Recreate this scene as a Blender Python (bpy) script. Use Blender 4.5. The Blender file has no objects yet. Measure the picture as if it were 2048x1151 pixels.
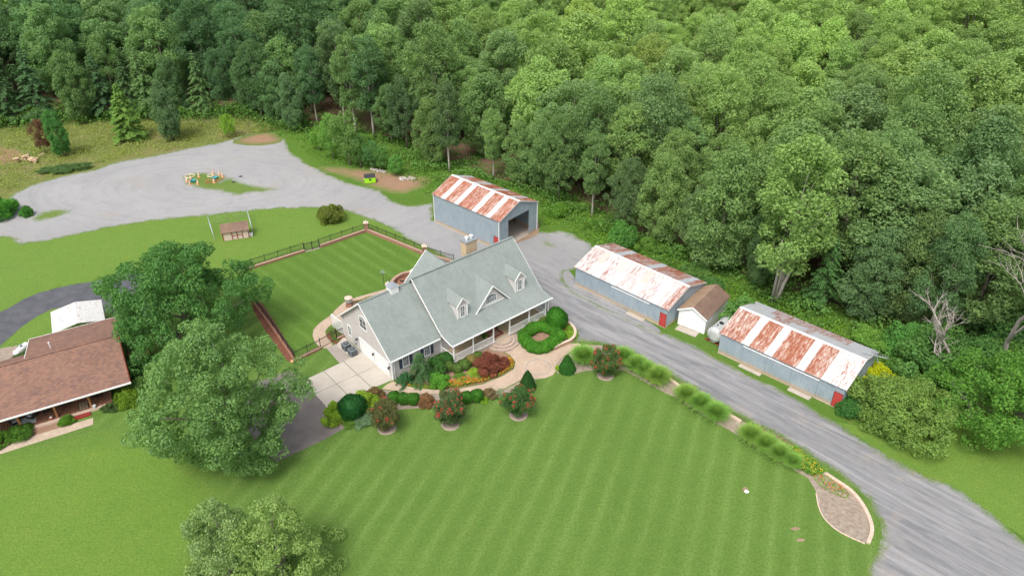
import bpy, bmesh, math, random
import numpy as np
from mathutils import Vector, Matrix
from mathutils.geometry import delaunay_2d_cdt
random.seed(7); rng = np.random.default_rng(7)
R = math.radians
SC = bpy.context.scene
COL = SC.collection

# ------------------------------------------------------------------ camera, sky, sun, exposure
CAMH = 52.0; FPX = 1500.0; PITCH = math.atan(965/1500.0)
cam = bpy.data.cameras.new('camera'); camo = bpy.data.objects.new('camera', cam); COL.objects.link(camo)
camo.location = (0, 0, CAMH); camo.rotation_euler = (math.pi/2-PITCH, 0, 0)
cam.sensor_width = 36; cam.lens = FPX/2048*36; cam.clip_end = 4000; cam.clip_start = .5
SC.camera = camo
world = bpy.data.worlds.new('World'); SC.world = world; world.use_nodes = True
nt = world.node_tree; nt.nodes.clear()
SUN_EL, SUN_AZ = 58, 205            # azimuth clockwise from +Y
sky = nt.nodes.new('ShaderNodeTexSky'); sky.sky_type = 'NISHITA'; sky.sun_disc = False
sky.sun_elevation = R(SUN_EL); sky.sun_rotation = R(SUN_AZ); sky.air_density = 1.0; sky.dust_density = 4.0; sky.ozone_density = 1.0
hs_ = nt.nodes.new('ShaderNodeHueSaturation'); hs_.inputs['Saturation'].default_value = .38
bg = nt.nodes.new('ShaderNodeBackground'); bg.inputs['Strength'].default_value = .15
wo = nt.nodes.new('ShaderNodeOutputWorld')
nt.links.new(sky.outputs[0], hs_.inputs['Color']); nt.links.new(hs_.outputs[0], bg.inputs[0]); nt.links.new(bg.outputs[0], wo.inputs[0])
sl = bpy.data.lights.new('sun', 'SUN'); sl.energy = 1.35; sl.angle = R(18); sl.color = (1, .965, .91)
so = bpy.data.objects.new('sun', sl); COL.objects.link(so)
sd = Vector((math.sin(R(SUN_AZ))*math.cos(R(SUN_EL)), math.cos(R(SUN_AZ))*math.cos(R(SUN_EL)), math.sin(R(SUN_EL))))
so.rotation_euler = sd.to_track_quat('Z', 'Y').to_euler(); so.location = (0, 0, 120)
SC.view_settings.view_transform = 'Standard'; SC.view_settings.look = 'None'
SC.view_settings.gamma = 1; SC.view_settings.use_curve_mapping = False; SC.view_settings.exposure = 0.80
SC.render.engine = 'CYCLES'
try:
    SC.cycles.max_bounces = 6; SC.cycles.transparent_max_bounces = 4; SC.cycles.diffuse_bounces = 3
except Exception: pass

# ------------------------------------------------------------------ geometry helpers
def G(u, v, z=0.0):
    "ground point (height z) that the survey pixel (u, v) of the 2048 px photograph sees"
    x = (u-1024)/FPX; y = (v-575.5)/FPX
    d = Vector((x, math.cos(PITCH)-y*math.sin(PITCH), -math.sin(PITCH)-y*math.cos(PITCH)))
    t = (CAMH-z)/-d.z
    return Vector((d.x*t, d.y*t, z))

def tag(o, label=None, cat=None, group=None, kind=None):
    if label: o['label'] = label
    if cat: o['category'] = cat
    if group: o['group'] = group
    if kind: o['kind'] = kind
    return o

def thing(name, label, cat, loc=(0, 0, 0), rz=0, group=None):
    o = bpy.data.objects.new(name, None); COL.objects.link(o)
    o.location = loc; o.rotation_euler = (0, 0, rz); o.empty_display_size = .3
    return tag(o, label, cat, group)

def link(name, me, parent=None, loc=None, rot=None, scale=None, color=None):
    o = bpy.data.objects.new(name, me); COL.objects.link(o)
    if parent is not None: o.parent = parent
    if loc is not None: o.location = loc
    if rot is not None: o.rotation_euler = rot
    if scale is not None: o.scale = scale
    if color is not None: o.color = color
    return o

class MB:
    def __init__(s): s.v = []; s.f = []; s.m = []
    def add(s, vs, fs, m=0):
        b = len(s.v); s.v += [tuple(p) for p in vs]; s.f += [tuple(b+i for i in f) for f in fs]; s.m += [m]*len(fs); return s
    def box(s, x0, x1, y0, y1, z0, z1, m=0):
        return s.add([(x0,y0,z0),(x1,y0,z0),(x1,y1,z0),(x0,y1,z0),(x0,y0,z1),(x1,y0,z1),(x1,y1,z1),(x0,y1,z1)],
                     [(0,3,2,1),(4,5,6,7),(0,1,5,4),(1,2,6,5),(2,3,7,6),(3,0,4,7)], m)
    def slab(s, poly, th, m=0):
        "planar polygon (3D points) thickened downwards by th"
        n = len(poly); lo = [(p[0], p[1], p[2]-th) for p in poly]
        return s.add(list(poly)+lo, [tuple(range(n)), tuple(range(2*n-1, n-1, -1))]+[(i, i+n, (i+1) % n+n, (i+1) % n) for i in range(n)], m)
    def prism(s, poly, off, m=0):
        n = len(poly); lo = [(p[0]+off[0], p[1]+off[1], p[2]+off[2]) for p in poly]
        return s.add(list(poly)+lo, [tuple(range(n)), tuple(range(2*n-1, n-1, -1))]+[(i, i+n, (i+1) % n+n, (i+1) % n) for i in range(n)], m)
    def bar(s, a, b, w, h=None, m=0):
        "rectangular bar from a to b"
        a = Vector(a); b = Vector(b); h = h or w; d = (b-a).normalized()
        up = Vector((0, 0, 1)) if abs(d.z) < .95 else Vector((0, 1, 0))
        x = d.cross(up).normalized()*w/2; y = x.cross(d).normalized()*h/2
        return s.add([a-x-y, a+x-y, a+x+y, a-x+y, b-x-y, b+x-y, b+x+y, b-x+y],
                     [(3,2,1,0),(4,5,6,7),(0,1,5,4),(1,2,6,5),(2,3,7,6),(3,0,4,7)], m)
    def tube(s, pts, rad, n=8, m=0, cap=True):
        pts = [Vector(p) for p in pts]; rad = rad if hasattr(rad, '__len__') else [rad]*len(pts)
        vs = []
        for i, p in enumerate(pts):
            d = (pts[min(i+1, len(pts)-1)]-pts[max(i-1, 0)]).normalized()
            up = Vector((0, 0, 1)) if abs(d.z) < .9 else Vector((1, 0, 0))
            x = d.cross(up).normalized(); y = x.cross(d)
            for k in range(n):
                a = 2*math.pi*k/n; vs.append(p+(x*math.cos(a)+y*math.sin(a))*rad[i])
        fs = [(i*n+k, i*n+(k+1) % n, (i+1)*n+(k+1) % n, (i+1)*n+k) for i in range(len(pts)-1) for k in range(n)]
        if cap: fs += [tuple(range(n-1, -1, -1)), tuple((len(pts)-1)*n+k for k in range(n))]
        return s.add(vs, fs, m)
    def cyl(s, x, y, z0, z1, r0, r1=None, n=16, m=0):
        return s.tube([(x, y, z0), (x, y, z1)], [r0, r0 if r1 is None else r1], n, m)
    def lathe(s, prof, n=20, x=0, y=0, m=0):
        vs = [(x+r*math.cos(2*math.pi*k/n), y+r*math.sin(2*math.pi*k/n), z) for r, z in prof for k in range(n)]
        fs = [(i*n+k, i*n+(k+1) % n, (i+1)*n+(k+1) % n, (i+1)*n+k) for i in range(len(prof)-1) for k in range(n)]
        return s.add(vs, fs, m)
    def mesh(s, name, mats, smooth=False):
        me = bpy.data.meshes.new(name); me.from_pydata(s.v, [], s.f)
        for m in (mats if isinstance(mats, (list, tuple)) else [mats]): me.materials.append(m)
        me.polygons.foreach_set('material_index', s.m)
        if smooth: me.polygons.foreach_set('use_smooth', [True]*len(s.f))
        me.update(); return me
    def build(s, name, mats, parent=None, smooth=False, bevel=0, **k):
        me = s.mesh(name, mats, smooth)
        bm = bmesh.new(); bm.from_mesh(me); bmesh.ops.recalc_face_normals(bm, faces=bm.faces)
        if bevel: bmesh.ops.bevel(bm, geom=bm.edges[:], offset=bevel, segments=1, affect='EDGES')
        bm.to_mesh(me); bm.free()
        return link(name, me, parent, **k)

# ------------------------------------------------------------------ materials
def newmat(name):
    m = bpy.data.materials.new(name); m.use_nodes = True; t = m.node_tree; t.nodes.clear()
    o = t.nodes.new('ShaderNodeOutputMaterial'); return m, t, o
def N(t, typ, ins=None, **props):
    n = t.nodes.new('ShaderNode'+typ)
    for k, v in props.items(): setattr(n, k, v)
    for k, v in (ins or {}).items():
        if isinstance(v, bpy.types.NodeSocket): t.links.new(v, n.inputs[k])
        else: n.inputs[k].default_value = v
    return n
def c4(c): return (c[0], c[1], c[2], 1)
def mix(t, f, a, b, blend='MIX'):
    n = N(t, 'MixRGB', blend_type=blend)
    for i, v in ((0, f), (1, a), (2, b)):
        if isinstance(v, bpy.types.NodeSocket): t.links.new(v, n.inputs[i])
        else: n.inputs[i].default_value = v if i == 0 else c4(v)
    return n.outputs[0]
def rng_(t, v, a, b, c=0., d=1.):
    n = N(t, 'MapRange', {'Value': v, 'From Min': a, 'From Max': b, 'To Min': c, 'To Max': d}, clamp=True); return n.outputs[0]
def mth(t, op, a, b=0.):
    n = N(t, 'Math', operation=op)
    for i, v in ((0, a), (1, b)):
        if isinstance(v, bpy.types.NodeSocket): t.links.new(v, n.inputs[i])
        else: n.inputs[i].default_value = v
    return n.outputs[0]
def coords(t, kind='Object', scale=(1, 1, 1), rot=(0, 0, 0), loc=(0, 0, 0)):
    tc = N(t, 'TexCoord'); return N(t, 'Mapping', {'Vector': tc.outputs[kind], 'Scale': scale, 'Rotation': rot, 'Location': loc}).outputs[0]
def noise(t, vec, scale, detail=4, rough=.6, dist=0.):
    return N(t, 'TexNoise', {'Vector': vec, 'Scale': scale, 'Detail': detail, 'Roughness': rough, 'Distortion': dist}).outputs[0]
def finish(t, o, col, rough=.8, bump=None, bs=.3, bd=.02, metal=0., spec=.3):
    p = N(t, 'BsdfPrincipled', {'Roughness': rough, 'Metallic': metal, 'Specular IOR Level': spec})
    if isinstance(col, bpy.types.NodeSocket): t.links.new(col, p.inputs['Base Color'])
    else: p.inputs['Base Color'].default_value = c4(col)
    if bump is not None:
        b = N(t, 'Bump', {'Height': bump, 'Strength': bs, 'Distance': bd}); t.links.new(b.outputs[0], p.inputs['Normal'])
    t.links.new(p.outputs[0], o.inputs[0]); return p
def simple(name, c, c2=None, scale=3., rough=.7, metal=0., bs=.2, bd=.02, stretch=(1, 1, 1), spec=.3, bscale=None):
    m, t, o = newmat(name)
    v = coords(t, 'Object', stretch)
    n = noise(t, v, scale, 6, .65)
    c2 = c2 or tuple(x*.8 for x in c)
    col = mix(t, rng_(t, n, .35, .65), c, c2)
    finish(t, o, col, rough, noise(t, v, bscale or scale*5, 3), bs, bd, metal, spec)
    return m

M = {}
M['white'] = simple('white_paint', (.80, .80, .78), (.72, .72, .70), 1.2, .5)
M['white_metal'] = simple('white_metal', (.78, .78, .77), (.68, .68, .67), 1.5, .4)
M['stucco'] = simple('stucco', (.54, .50, .48), (.49, .455, .435), .6, .9, bs=.4, bscale=30)
M['shutter'] = simple('navy_shutter_paint', (.045, .06, .09), (.06, .075, .10), 8, .5, stretch=(1, 1, 12))
M['black'] = simple('black_metal', (.018, .018, .02), (.03, .03, .032), 6, .5)
M['iron'] = simple('dark_iron', (.03, .03, .033), (.05, .05, .05), 9, .5)
M['deck'] = simple('porch_floor', (.42, .33, .20), (.50, .39, .25), 1.6, .8)
M['concrete'] = simple('concrete', (.46, .415, .355), (.39, .35, .30), .5, .85, bs=.25, bscale=14)
M['concrete2'] = simple('stained_concrete', (.43, .37, .30), (.34, .30, .26), 1.5, .9)
M['cap'] = simple('cast_cap_stone', (.60, .47, .37), (.50, .37, .29), 3, .85)
M['mulch'] = simple('mulch', (.22, .13, .085), (.30, .19, .13), 5, .95, bs=.9, bd=.06, bscale=9)
M['mulch_pale'] = simple('pale_mulch', (.33, .275, .22), (.22, .17, .13), 2.5, .95, bs=.9, bd=.06, bscale=8)
M['redmulch'] = simple('red_mulch', (.20, .075, .045), (.13, .055, .035), 4, .95, bs=.9, bd=.06, bscale=9)
M['asphalt'] = simple('asphalt', (.065, .067, .078), (.10, .10, .11), .8, .9, bs=.3, bscale=20)
M['asphalt_brown'] = simple('worn_asphalt', (.15, .13, .125), (.215, .185, .165), .35, .9, bs=.3, bscale=16)
M['bark'] = simple('bark', (.22, .19, .15), (.12, .10, .08), 3, .9, bs=.6, bd=.05, stretch=(3, 3, .6))
M['palebark'] = simple('pale_bark', (.42, .38, .33), (.28, .25, .21), 2, .9, bs=.5, bd=.04, stretch=(2, 2, .5))
M['deadwood'] = simple('bleached_wood', (.38, .34, .30), (.27, .235, .21), 4, .9)
M['log'] = simple('cut_wood', (.52, .38, .24), (.35, .25, .17), 3, .9)
M['rock'] = simple('rock', (.44, .40, .35), (.32, .28, .24), 3, .95, bs=.6, bd=.05)
M['flue'] = simple('galvanised_flashing', (.42, .45, .47), (.32, .35, .37), 3, .4, .6)
M['reddoor'] = simple('red_door_paint', (.44, .045, .04), (.36, .05, .045), 2, .6)
M['redtrim'] = simple('dark_red_trim', (.25, .03, .02), (.2, .03, .025), 3, .6)
M['pinkwall'] = simple('pale_pink_siding', (.62, .49, .42), (.55, .43, .37), 2, .8)
M['cedar'] = simple('stained_cedar', (.40, .18, .07), (.32, .14, .06), 4, .6, stretch=(4, 4, .6))
M['deckwood'] = simple('red_brown_deck', (.33, .17, .10), (.27, .13, .08), 2, .7)
M['grey_ac'] = simple('grey_enclosure', (.15, .18, .20), (.19, .22, .24), 3, .6)
M['wicker'] = simple('dark_wicker', (.035, .03, .03), (.06, .05, .045), 20, .8)
M['cushion'] = simple('grey_cushion', (.5, .5, .46), (.42, .42, .40), 6, .9)
M['cushion_blue'] = simple('pale_blue_cushion', (.5, .6, .62), (.62, .66, .64), 4, .9)
M['lime'] = simple('lime_green_paint', (.30, .62, .015), (.26, .55, .02), 1.5, .5)
M['cone'] = simple('faded_orange_plastic', (.62, .26, .12), (.55, .32, .20), 6, .6)
M['conew'] = simple('pale_cone_band', (.70, .60, .48), None, 6, .6)
M['barrier'] = simple('red_barrier_plastic', (.5, .09, .05), (.42, .12, .08), 5, .6)
M['teal'] = simple('teal_plastic', (.03, .20, .22), (.05, .26, .27), 4, .5)
M['steel'] = simple('brushed_steel_tank', (.62, .62, .62), (.5, .5, .5), .9, .35, .35)
M['tyre'] = simple('black_rubber', (.02, .02, .02), (.035, .035, .035), 9, .8)
M['dirt'] = simple('dirt', (.30, .21, .14), (.22, .15, .10), 1, .95, bs=.6, bd=.05)
M['whiteflat'] = simple('white_plastic', (.75, .75, .74), None, 3, .5)
M['galv'] = simple('galvanised_pipe', (.42, .46, .48), (.34, .37, .39), 5, .45, .5)
M['grey_roof_rib'] = simple('weathered_trim', (.55, .54, .52), (.42, .36, .32), 3, .6)

def glass():
    m, t, o = newmat('window_glass')
    n = noise(t, coords(t, 'Object'), 1.4, 3)
    finish(t, o, mix(t, n, (.03, .045, .055), (.10, .125, .15)), .08, spec=.8); return m
M['glass'] = glass()

def shingles(name, a, b, c, along='x', cw=.34, ch=.15, linec=.55):
    m, t, o = newmat(name)
    v = coords(t, 'Object')
    if along == 'y':
        v = coords(t, 'Object', rot=(0, 0, R(90)))
    br = N(t, 'TexBrick', {'Vector': v, 'Scale': 1.0, 'Mortar Size': .018, 'Mortar Smooth': .6, 'Brick Width': cw, 'Row Height': ch,
                           'Color1': c4(a), 'Color2': c4(b), 'Mortar': c4(tuple(x*linec for x in a))})
    br.offset = .5
    n1 = noise(t, coords(t, 'Object'), .45, 5, .6)
    n2 = noise(t, coords(t, 'Object'), 12, 3, .7)
    col = mix(t, rng_(t, n1, .35, .7, 0, .45), br.outputs['Color'], c)
    col = mix(t, rng_(t, n2, .3, .7, .0, .22), col, tuple(x*.6 for x in a))
    n8 = noise(t, N(t, 'Mapping', {'Vector': v, 'Scale': (1.6, .16, 1)}).outputs[0], 1., 5, .7)
    col = mix(t, rng_(t, n8, .48, .7, 0, .38), col, tuple(x*.62 for x in a))
    finish(t, o, col, .9, br.outputs['Fac'], -.25, .02); return m
M['roof'] = shingles('sage_green_shingles', (.215, .248, .23), (.25, .283, .265), (.28, .305, .29), linec=.55)
M['roof_y'] = shingles('sage_green_shingles_turned', (.215, .248, .23), (.25, .283, .265), (.28, .305, .29), 'y', linec=.55)
M['roofbrown'] = shingles('brown_red_shingles', (.27, .145, .10), (.13, .085, .075), (.30, .165, .12), cw=.32, ch=.17, linec=.35)
M['roofold'] = shingles('old_brown_shingles', (.20, .13, .095), (.15, .095, .07), (.30, .20, .14), 'y', cw=.3, ch=.2)
M['rooftan'] = shingles('old_tan_shingles', (.34, .23, .15), (.28, .18, .12), (.40, .28, .19), 'y', cw=.3, ch=.2)

def brickmat(name, a, b, mortar, bw=.4, bh=.2, rot=(0, 0, 0), vert=False):
    m, t, o = newmat(name)
    tc = N(t, 'TexCoord')
    if vert:   # map x+y to u, z to v
        sp = N(t, 'SeparateXYZ', {0: tc.outputs['Object']})
        cb = N(t, 'CombineXYZ', {0: mth(t, 'ADD', sp.outputs[0], sp.outputs[1]), 1: sp.outputs[2]})
        v = cb.outputs[0]
    else: v = N(t, 'Mapping', {'Vector': tc.outputs['Object'], 'Rotation': rot}).outputs[0]
    br = N(t, 'TexBrick', {'Vector': v, 'Scale': 1.0, 'Mortar Size': .02, 'Mortar Smooth': .3, 'Brick Width': bw, 'Row Height': bh,
                           'Color1': c4(a), 'Color2': c4(b), 'Mortar': c4(mortar)})
    n = noise(t, coords(t, 'Object'), 6, 5, .7); n2 = noise(t, coords(t, 'Object'), .5, 3)
    col = mix(t, rng_(t, n, .3, .75, 0, .5), br.outputs['Color'], tuple(x*.62 for x in a))
    col = mix(t, rng_(t, n2, .35, .7, 0, .35), col, tuple(min(1, x*1.2) for x in a))
    finish(t, o, col, .9, mth(t, 'ADD', mth(t, 'MULTIPLY', br.outputs['Fac'], -1.), n), .6, .03); return m
M['brick'] = brickmat('red_brick_block', (.33, .15, .10), (.25, .11, .075), (.36, .26, .2), .3, .12, vert=True)
M['stonewall'] = brickmat('split_face_stone', (.45, .30, .21), (.36, .24, .17), (.26, .18, .13), .4, .18, vert=True)
M['chim'] = brickmat('chimney_stone', (.50, .37, .22), (.58, .46, .32), (.40, .32, .24), .42, .17, vert=True)
M['housebrick'] = brickmat('house_red_brick', (.26, .10, .06), (.20, .08, .05), (.32, .25, .2), .24, .09, vert=True)
M['paver'] = brickmat('tan_pavers', (.49, .375, .28), (.41, .305, .225), (.30, .23, .17), .34, .24, rot=(0, 0, R(40)))
M['paver_dark'] = brickmat('grey_tan_pavers', (.36, .31, .27), (.31, .27, .24), (.25, .21, .19), .3, .2)
M['paver_walk'] = brickmat('pale_brick_walk', (.50, .40, .30), (.40, .31, .23), (.30, .24, .18), .5, .22, rot=(0, 0, R(29.5)))

def metal_mat():
    "galvanised or painted sheet: base colour from the object's colour, rust amount from its alpha"
    m, t, o = newmat('weathered_sheet_metal')
    oi = N(t, 'ObjectInfo')
    off = N(t, 'CombineXYZ', {0: mth(t, 'MULTIPLY', oi.outputs['Random'], 57.), 1: mth(t, 'MULTIPLY', oi.outputs['Random'], 31.)})
    tc = N(t, 'TexCoord')
    v0 = N(t, 'VectorMath', {0: tc.outputs['Object'], 1: off.outputs[0]}, operation='ADD').outputs[0]
    v = N(t, 'Mapping', {'Vector': v0, 'Scale': (2.0, .38, 1)}).outputs[0]
    n1 = noise(t, v, 1.7, 7, .72, .5); n2 = noise(t, N(t, 'Mapping', {'Vector': v0, 'Scale': (8, .6, 1)}).outputs[0], 2.2, 5, .7); n3 = noise(t, v0, 9, 4, .7)
    f = mth(t, 'ADD', mth(t, 'MULTIPLY', n1, .55), mth(t, 'MULTIPLY', n2, .45))
    th = mth(t, 'SUBTRACT', .76, mth(t, 'MULTIPLY', oi.outputs['Alpha'], .48))
    r = N(t, 'MapRange', {'Value': mth(t, 'SUBTRACT', f, th), 'From Min': -.05, 'From Max': .08}, clamp=True).outputs[0]
    rust = mix(t, rng_(t, n3, .35, .65), (.24, .06, .028), (.38, .155, .07))
    rust = mix(t, rng_(t, n1, .45, .62), rust, (.24, .075, .045))
    dirty = mix(t, rng_(t, n2, .38, .66, 0, .5), oi.outputs['Color'], (.36, .33, .31))
    finish(t, o, mix(t, r, dirty, rust), .55, n3, .1, .01, .0, .4); return m
M['sheet'] = metal_mat()
def wall_metal():
    m, t, o = newmat('blue_grey_corrugated_metal')
    tc = N(t, 'TexCoord'); sp = N(t, 'SeparateXYZ', {0: tc.outputs['Object']})
    oi = N(t, 'ObjectInfo')
    off = N(t, 'CombineXYZ', {0: mth(t, 'MULTIPLY', oi.outputs['Random'], 40.)})
    v0 = N(t, 'VectorMath', {0: tc.outputs['Object'], 1: off.outputs[0]}, operation='ADD').outputs[0]
    n1 = noise(t, v0, .8, 5, .6); n2 = noise(t, N(t, 'Mapping', {'Vector': v0, 'Scale': (8, 8, .4)}).outputs[0], 1.4, 4)
    n4 = noise(t, v0, 2.5, 5, .7)
    col = mix(t, rng_(t, n1, .35, .65), (.25, .315, .36), (.32, .375, .41))
    col = mix(t, rng_(t, n2, .45, .75, 0, .5), col, (.41, .44, .46))
    st = rng_(t, mth(t, 'ADD', sp.outputs[2], mth(t, 'MULTIPLY', n4, -.9)), -.35, .12, 1., 0.)
    col = mix(t, st, col, (.46, .34, .22))
    finish(t, o, col, .55, n1, .1, .01, .15, .4); return m
M['wallmetal'] = wall_metal()

def leafmat():
    m, t, o = newmat('foliage')
    oi = N(t, 'ObjectInfo'); ge = N(t, 'NewGeometry')
    rnd = ge.outputs['Random Per Island']
    v = coords(t, 'Object')
    n = noise(t, v, .75, 4, .65)
    g = mth(t, 'ADD', mth(t, 'MULTIPLY', rnd, .35), mth(t, 'MULTIPLY', n, .95))
    k = N(t, 'CombineXYZ', {0: rng_(t, g, .2, 1.1, .55, 1.55), 1: rng_(t, g, .2, 1.1, .6, 1.42), 2: rng_(t, g, .2, 1.1, .7, 1.2)})
    c = mix(t, 1.0, N(t, 'VectorMath', {0: oi.outputs['Color'], 1: (1.74, 1.74, 1.62)}, operation='MULTIPLY').outputs[0], (1, 1, 1), 'MULTIPLY'); cn = c.node; t.links.new(k.outputs[0], cn.inputs[2])
    d = N(t, 'BsdfPrincipled', {'Base Color': c, 'Roughness': .6, 'Specular IOR Level': .15})
    tr = N(t, 'BsdfTranslucent', {'Color': mix(t, 1.0, c, (1.15, 1.3, .5), 'MULTIPLY')})
    ms = N(t, 'MixShader', {0: .38, 1: d.outputs[0], 2: tr.outputs[0]}); t.links.new(ms.outputs[0], o.inputs[0]); return m
M['leaf'] = leafmat()
def bloommat(name, a, b):
    m, t, o = newmat(name); ge = N(t, 'NewGeometry')
    finish(t, o, mix(t, ge.outputs['Random Per Island'], a, b), .7); return m
M['bloom'] = bloommat('red_blossom', (.50, .02, .035), (.58, .07, .06))
M['bloom2'] = bloommat('orange_red_flowers', (.58, .05, .02), (.68, .20, .03))
M['bloom3'] = bloommat('yellow_flowers', (.62, .42, .02), (.5, .42, .05))

def grass_core(t, a, b, stripes=None, dry=.25):
    "returns colour and bump socket of turf"
    v = coords(t, 'Object')
    n0 = noise(t, v, .07, 4, .6); n1 = noise(t, v, .5, 5, .65); n2 = noise(t, v, 4.5, 6, .75); n3 = noise(t, v, 16, 2, .7)
    col = mix(t, rng_(t, n0, .38, .62), a, b)
    n6 = noise(t, v, 1.1, 7, .75); n9 = noise(t, v, .16, 5, .7)
    col = mix(t, rng_(t, n9, .52, .66, 0, .55), col, (a[0]*1.45, a[1]*1.08, a[2]*1.3))
    col = mix(t, rng_(t, n9, .46, .34, 0, .45), col, (a[0]*.78, a[1]*.84, a[2]*.8))
    col = mix(t, rng_(t, n1, .42, .68, 0, dry*2), col, (a[0]*1.6, a[1]*1.14, a[2]*1.3))
    col = mix(t, rng_(t, n6, .50, .66, 0, .5), col, (a[0]*.62, a[1]*.74, a[2]*.6))
    col = mix(t, rng_(t, n6, .44, .30, 0, .45), col, (a[0]*1.75, a[1]*1.35, a[2]*1.5))
    if stripes:
        ang, per, amt = stripes
        vv = coords(t, 'Object', rot=(0, 0, R(-ang)))
        w = N(t, 'TexWave', {'Vector': vv, 'Scale': 1/per*.314, 'Distortion': 3.5, 'Detail': 3., 'Detail Scale': .12, 'Detail Roughness': .6}, wave_type='BANDS', bands_direction='Y', wave_profile='SIN').outputs['Fac']
        nb = noise(t, coords(t, 'Object', scale=(1, 1, 1)), .06, 4)
        w2 = mth(t, 'MULTIPLY', mth(t, 'MULTIPLY', rng_(t, w, .62, 1.), rng_(t, n1, .25, .55, .4, 1.)), rng_(t, nb, .38, .54, .30, 1.))
        wn = noise(t, N(t, 'Mapping', {'Vector': vv, 'Scale': (.25, 2.2, 1)}).outputs[0], 1.4, 5, .7)
        w2 = mth(t, 'MULTIPLY', w2, rng_(t, wn, .32, .55, .45, 1.2))
        col = mix(t, mth(t, 'MULTIPLY', rng_(t, w, .35, .0), .28), col, (a[0]*.66, a[1]*.75, a[2]*.7))
        col = mix(t, mth(t, 'MULTIPLY', w2, amt), col, (a[0]*1.95, a[1]*1.55, a[2]*2.2))
    col = mix(t, rng_(t, n2, .32, .62, 0, .8), col, (a[0]*.5, a[1]*.55, a[2]*.55))
    col = mix(t, rng_(t, n3, .42, .7, 0, .5), col, (b[0]*1.7, b[1]*1.35, b[2]*1.3))
    return col, mth(t, 'ADD', mth(t, 'MULTIPLY', n2, 1.), n3)
def grassmat(name, a, b, stripes=None, dry=.25):
    m, t, o = newmat(name); col, bu = grass_core(t, a, b, stripes, dry)
    finish(t, o, col, .85, bu, .55, .06, spec=.15); return m
GA, GB = (.088, .175, .034), (.105, .200, .038)
M['lawn'] = grassmat('mown_lawn', (.084, .170, .030), (.118, .212, .042), (68.6, 2.0, .80))
M['lawn_fenced'] = grassmat('striped_backyard_lawn', (.080, .172, .026), (.100, .190, .028), (134, 1.9, .8))
M['lawn_plain'] = grassmat('plain_lawn', (.112, .212, .034), (.132, .230, .038), None, .3)
def meadow():
    m, t, o = newmat('rough_meadow')
    col, bu = grass_core(t, (.15, .205, .055), (.19, .225, .065), None, .5)
    v = coords(t, 'Object'); n = noise(t, v, .13, 5, .65); n4 = noise(t, v, .9, 5, .7)
    col = mix(t, rng_(t, n, .5, .66, 0, .75), col, (.22, .19, .09))
    col = mix(t, rng_(t, n4, .55, .75, 0, .6), col, (.26, .19, .11))
    finish(t, o, col, .9, bu, .8, .12, spec=.1); return m
M['meadow'] = meadow()
def floor_mat():
    m, t, o = newmat('woodland_floor')
    v = coords(t, 'Object'); n = noise(t, v, .22, 5, .65); n1 = noise(t, v, 3, 6, .7)
    col = mix(t, rng_(t, n1, .3, .7), (.14, .085, .055), (.21, .14, .095))
    col = mix(t, rng_(t, n, .48, .60), col, mix(t, n1, (.05, .105, .02), (.10, .18, .035)))
    finish(t, o, col, .95, n1, .8, .12, spec=.1); return m
M['floor'] = floor_mat()
def verge():
    m, t, o = newmat('weedy_verge')
    col, bu = grass_core(t, (.09, .19, .030), (.105, .21, .030), None, .4)
    v = coords(t, 'Object'); n = noise(t, v, .30, 5, .7)
    col = mix(t, rng_(t, n, .60, .72, 0, .8), col, (.30, .165, .09))
    finish(t, o, col, .9, bu, .8, .12, spec=.1); return m
M['verge'] = verge()

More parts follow.
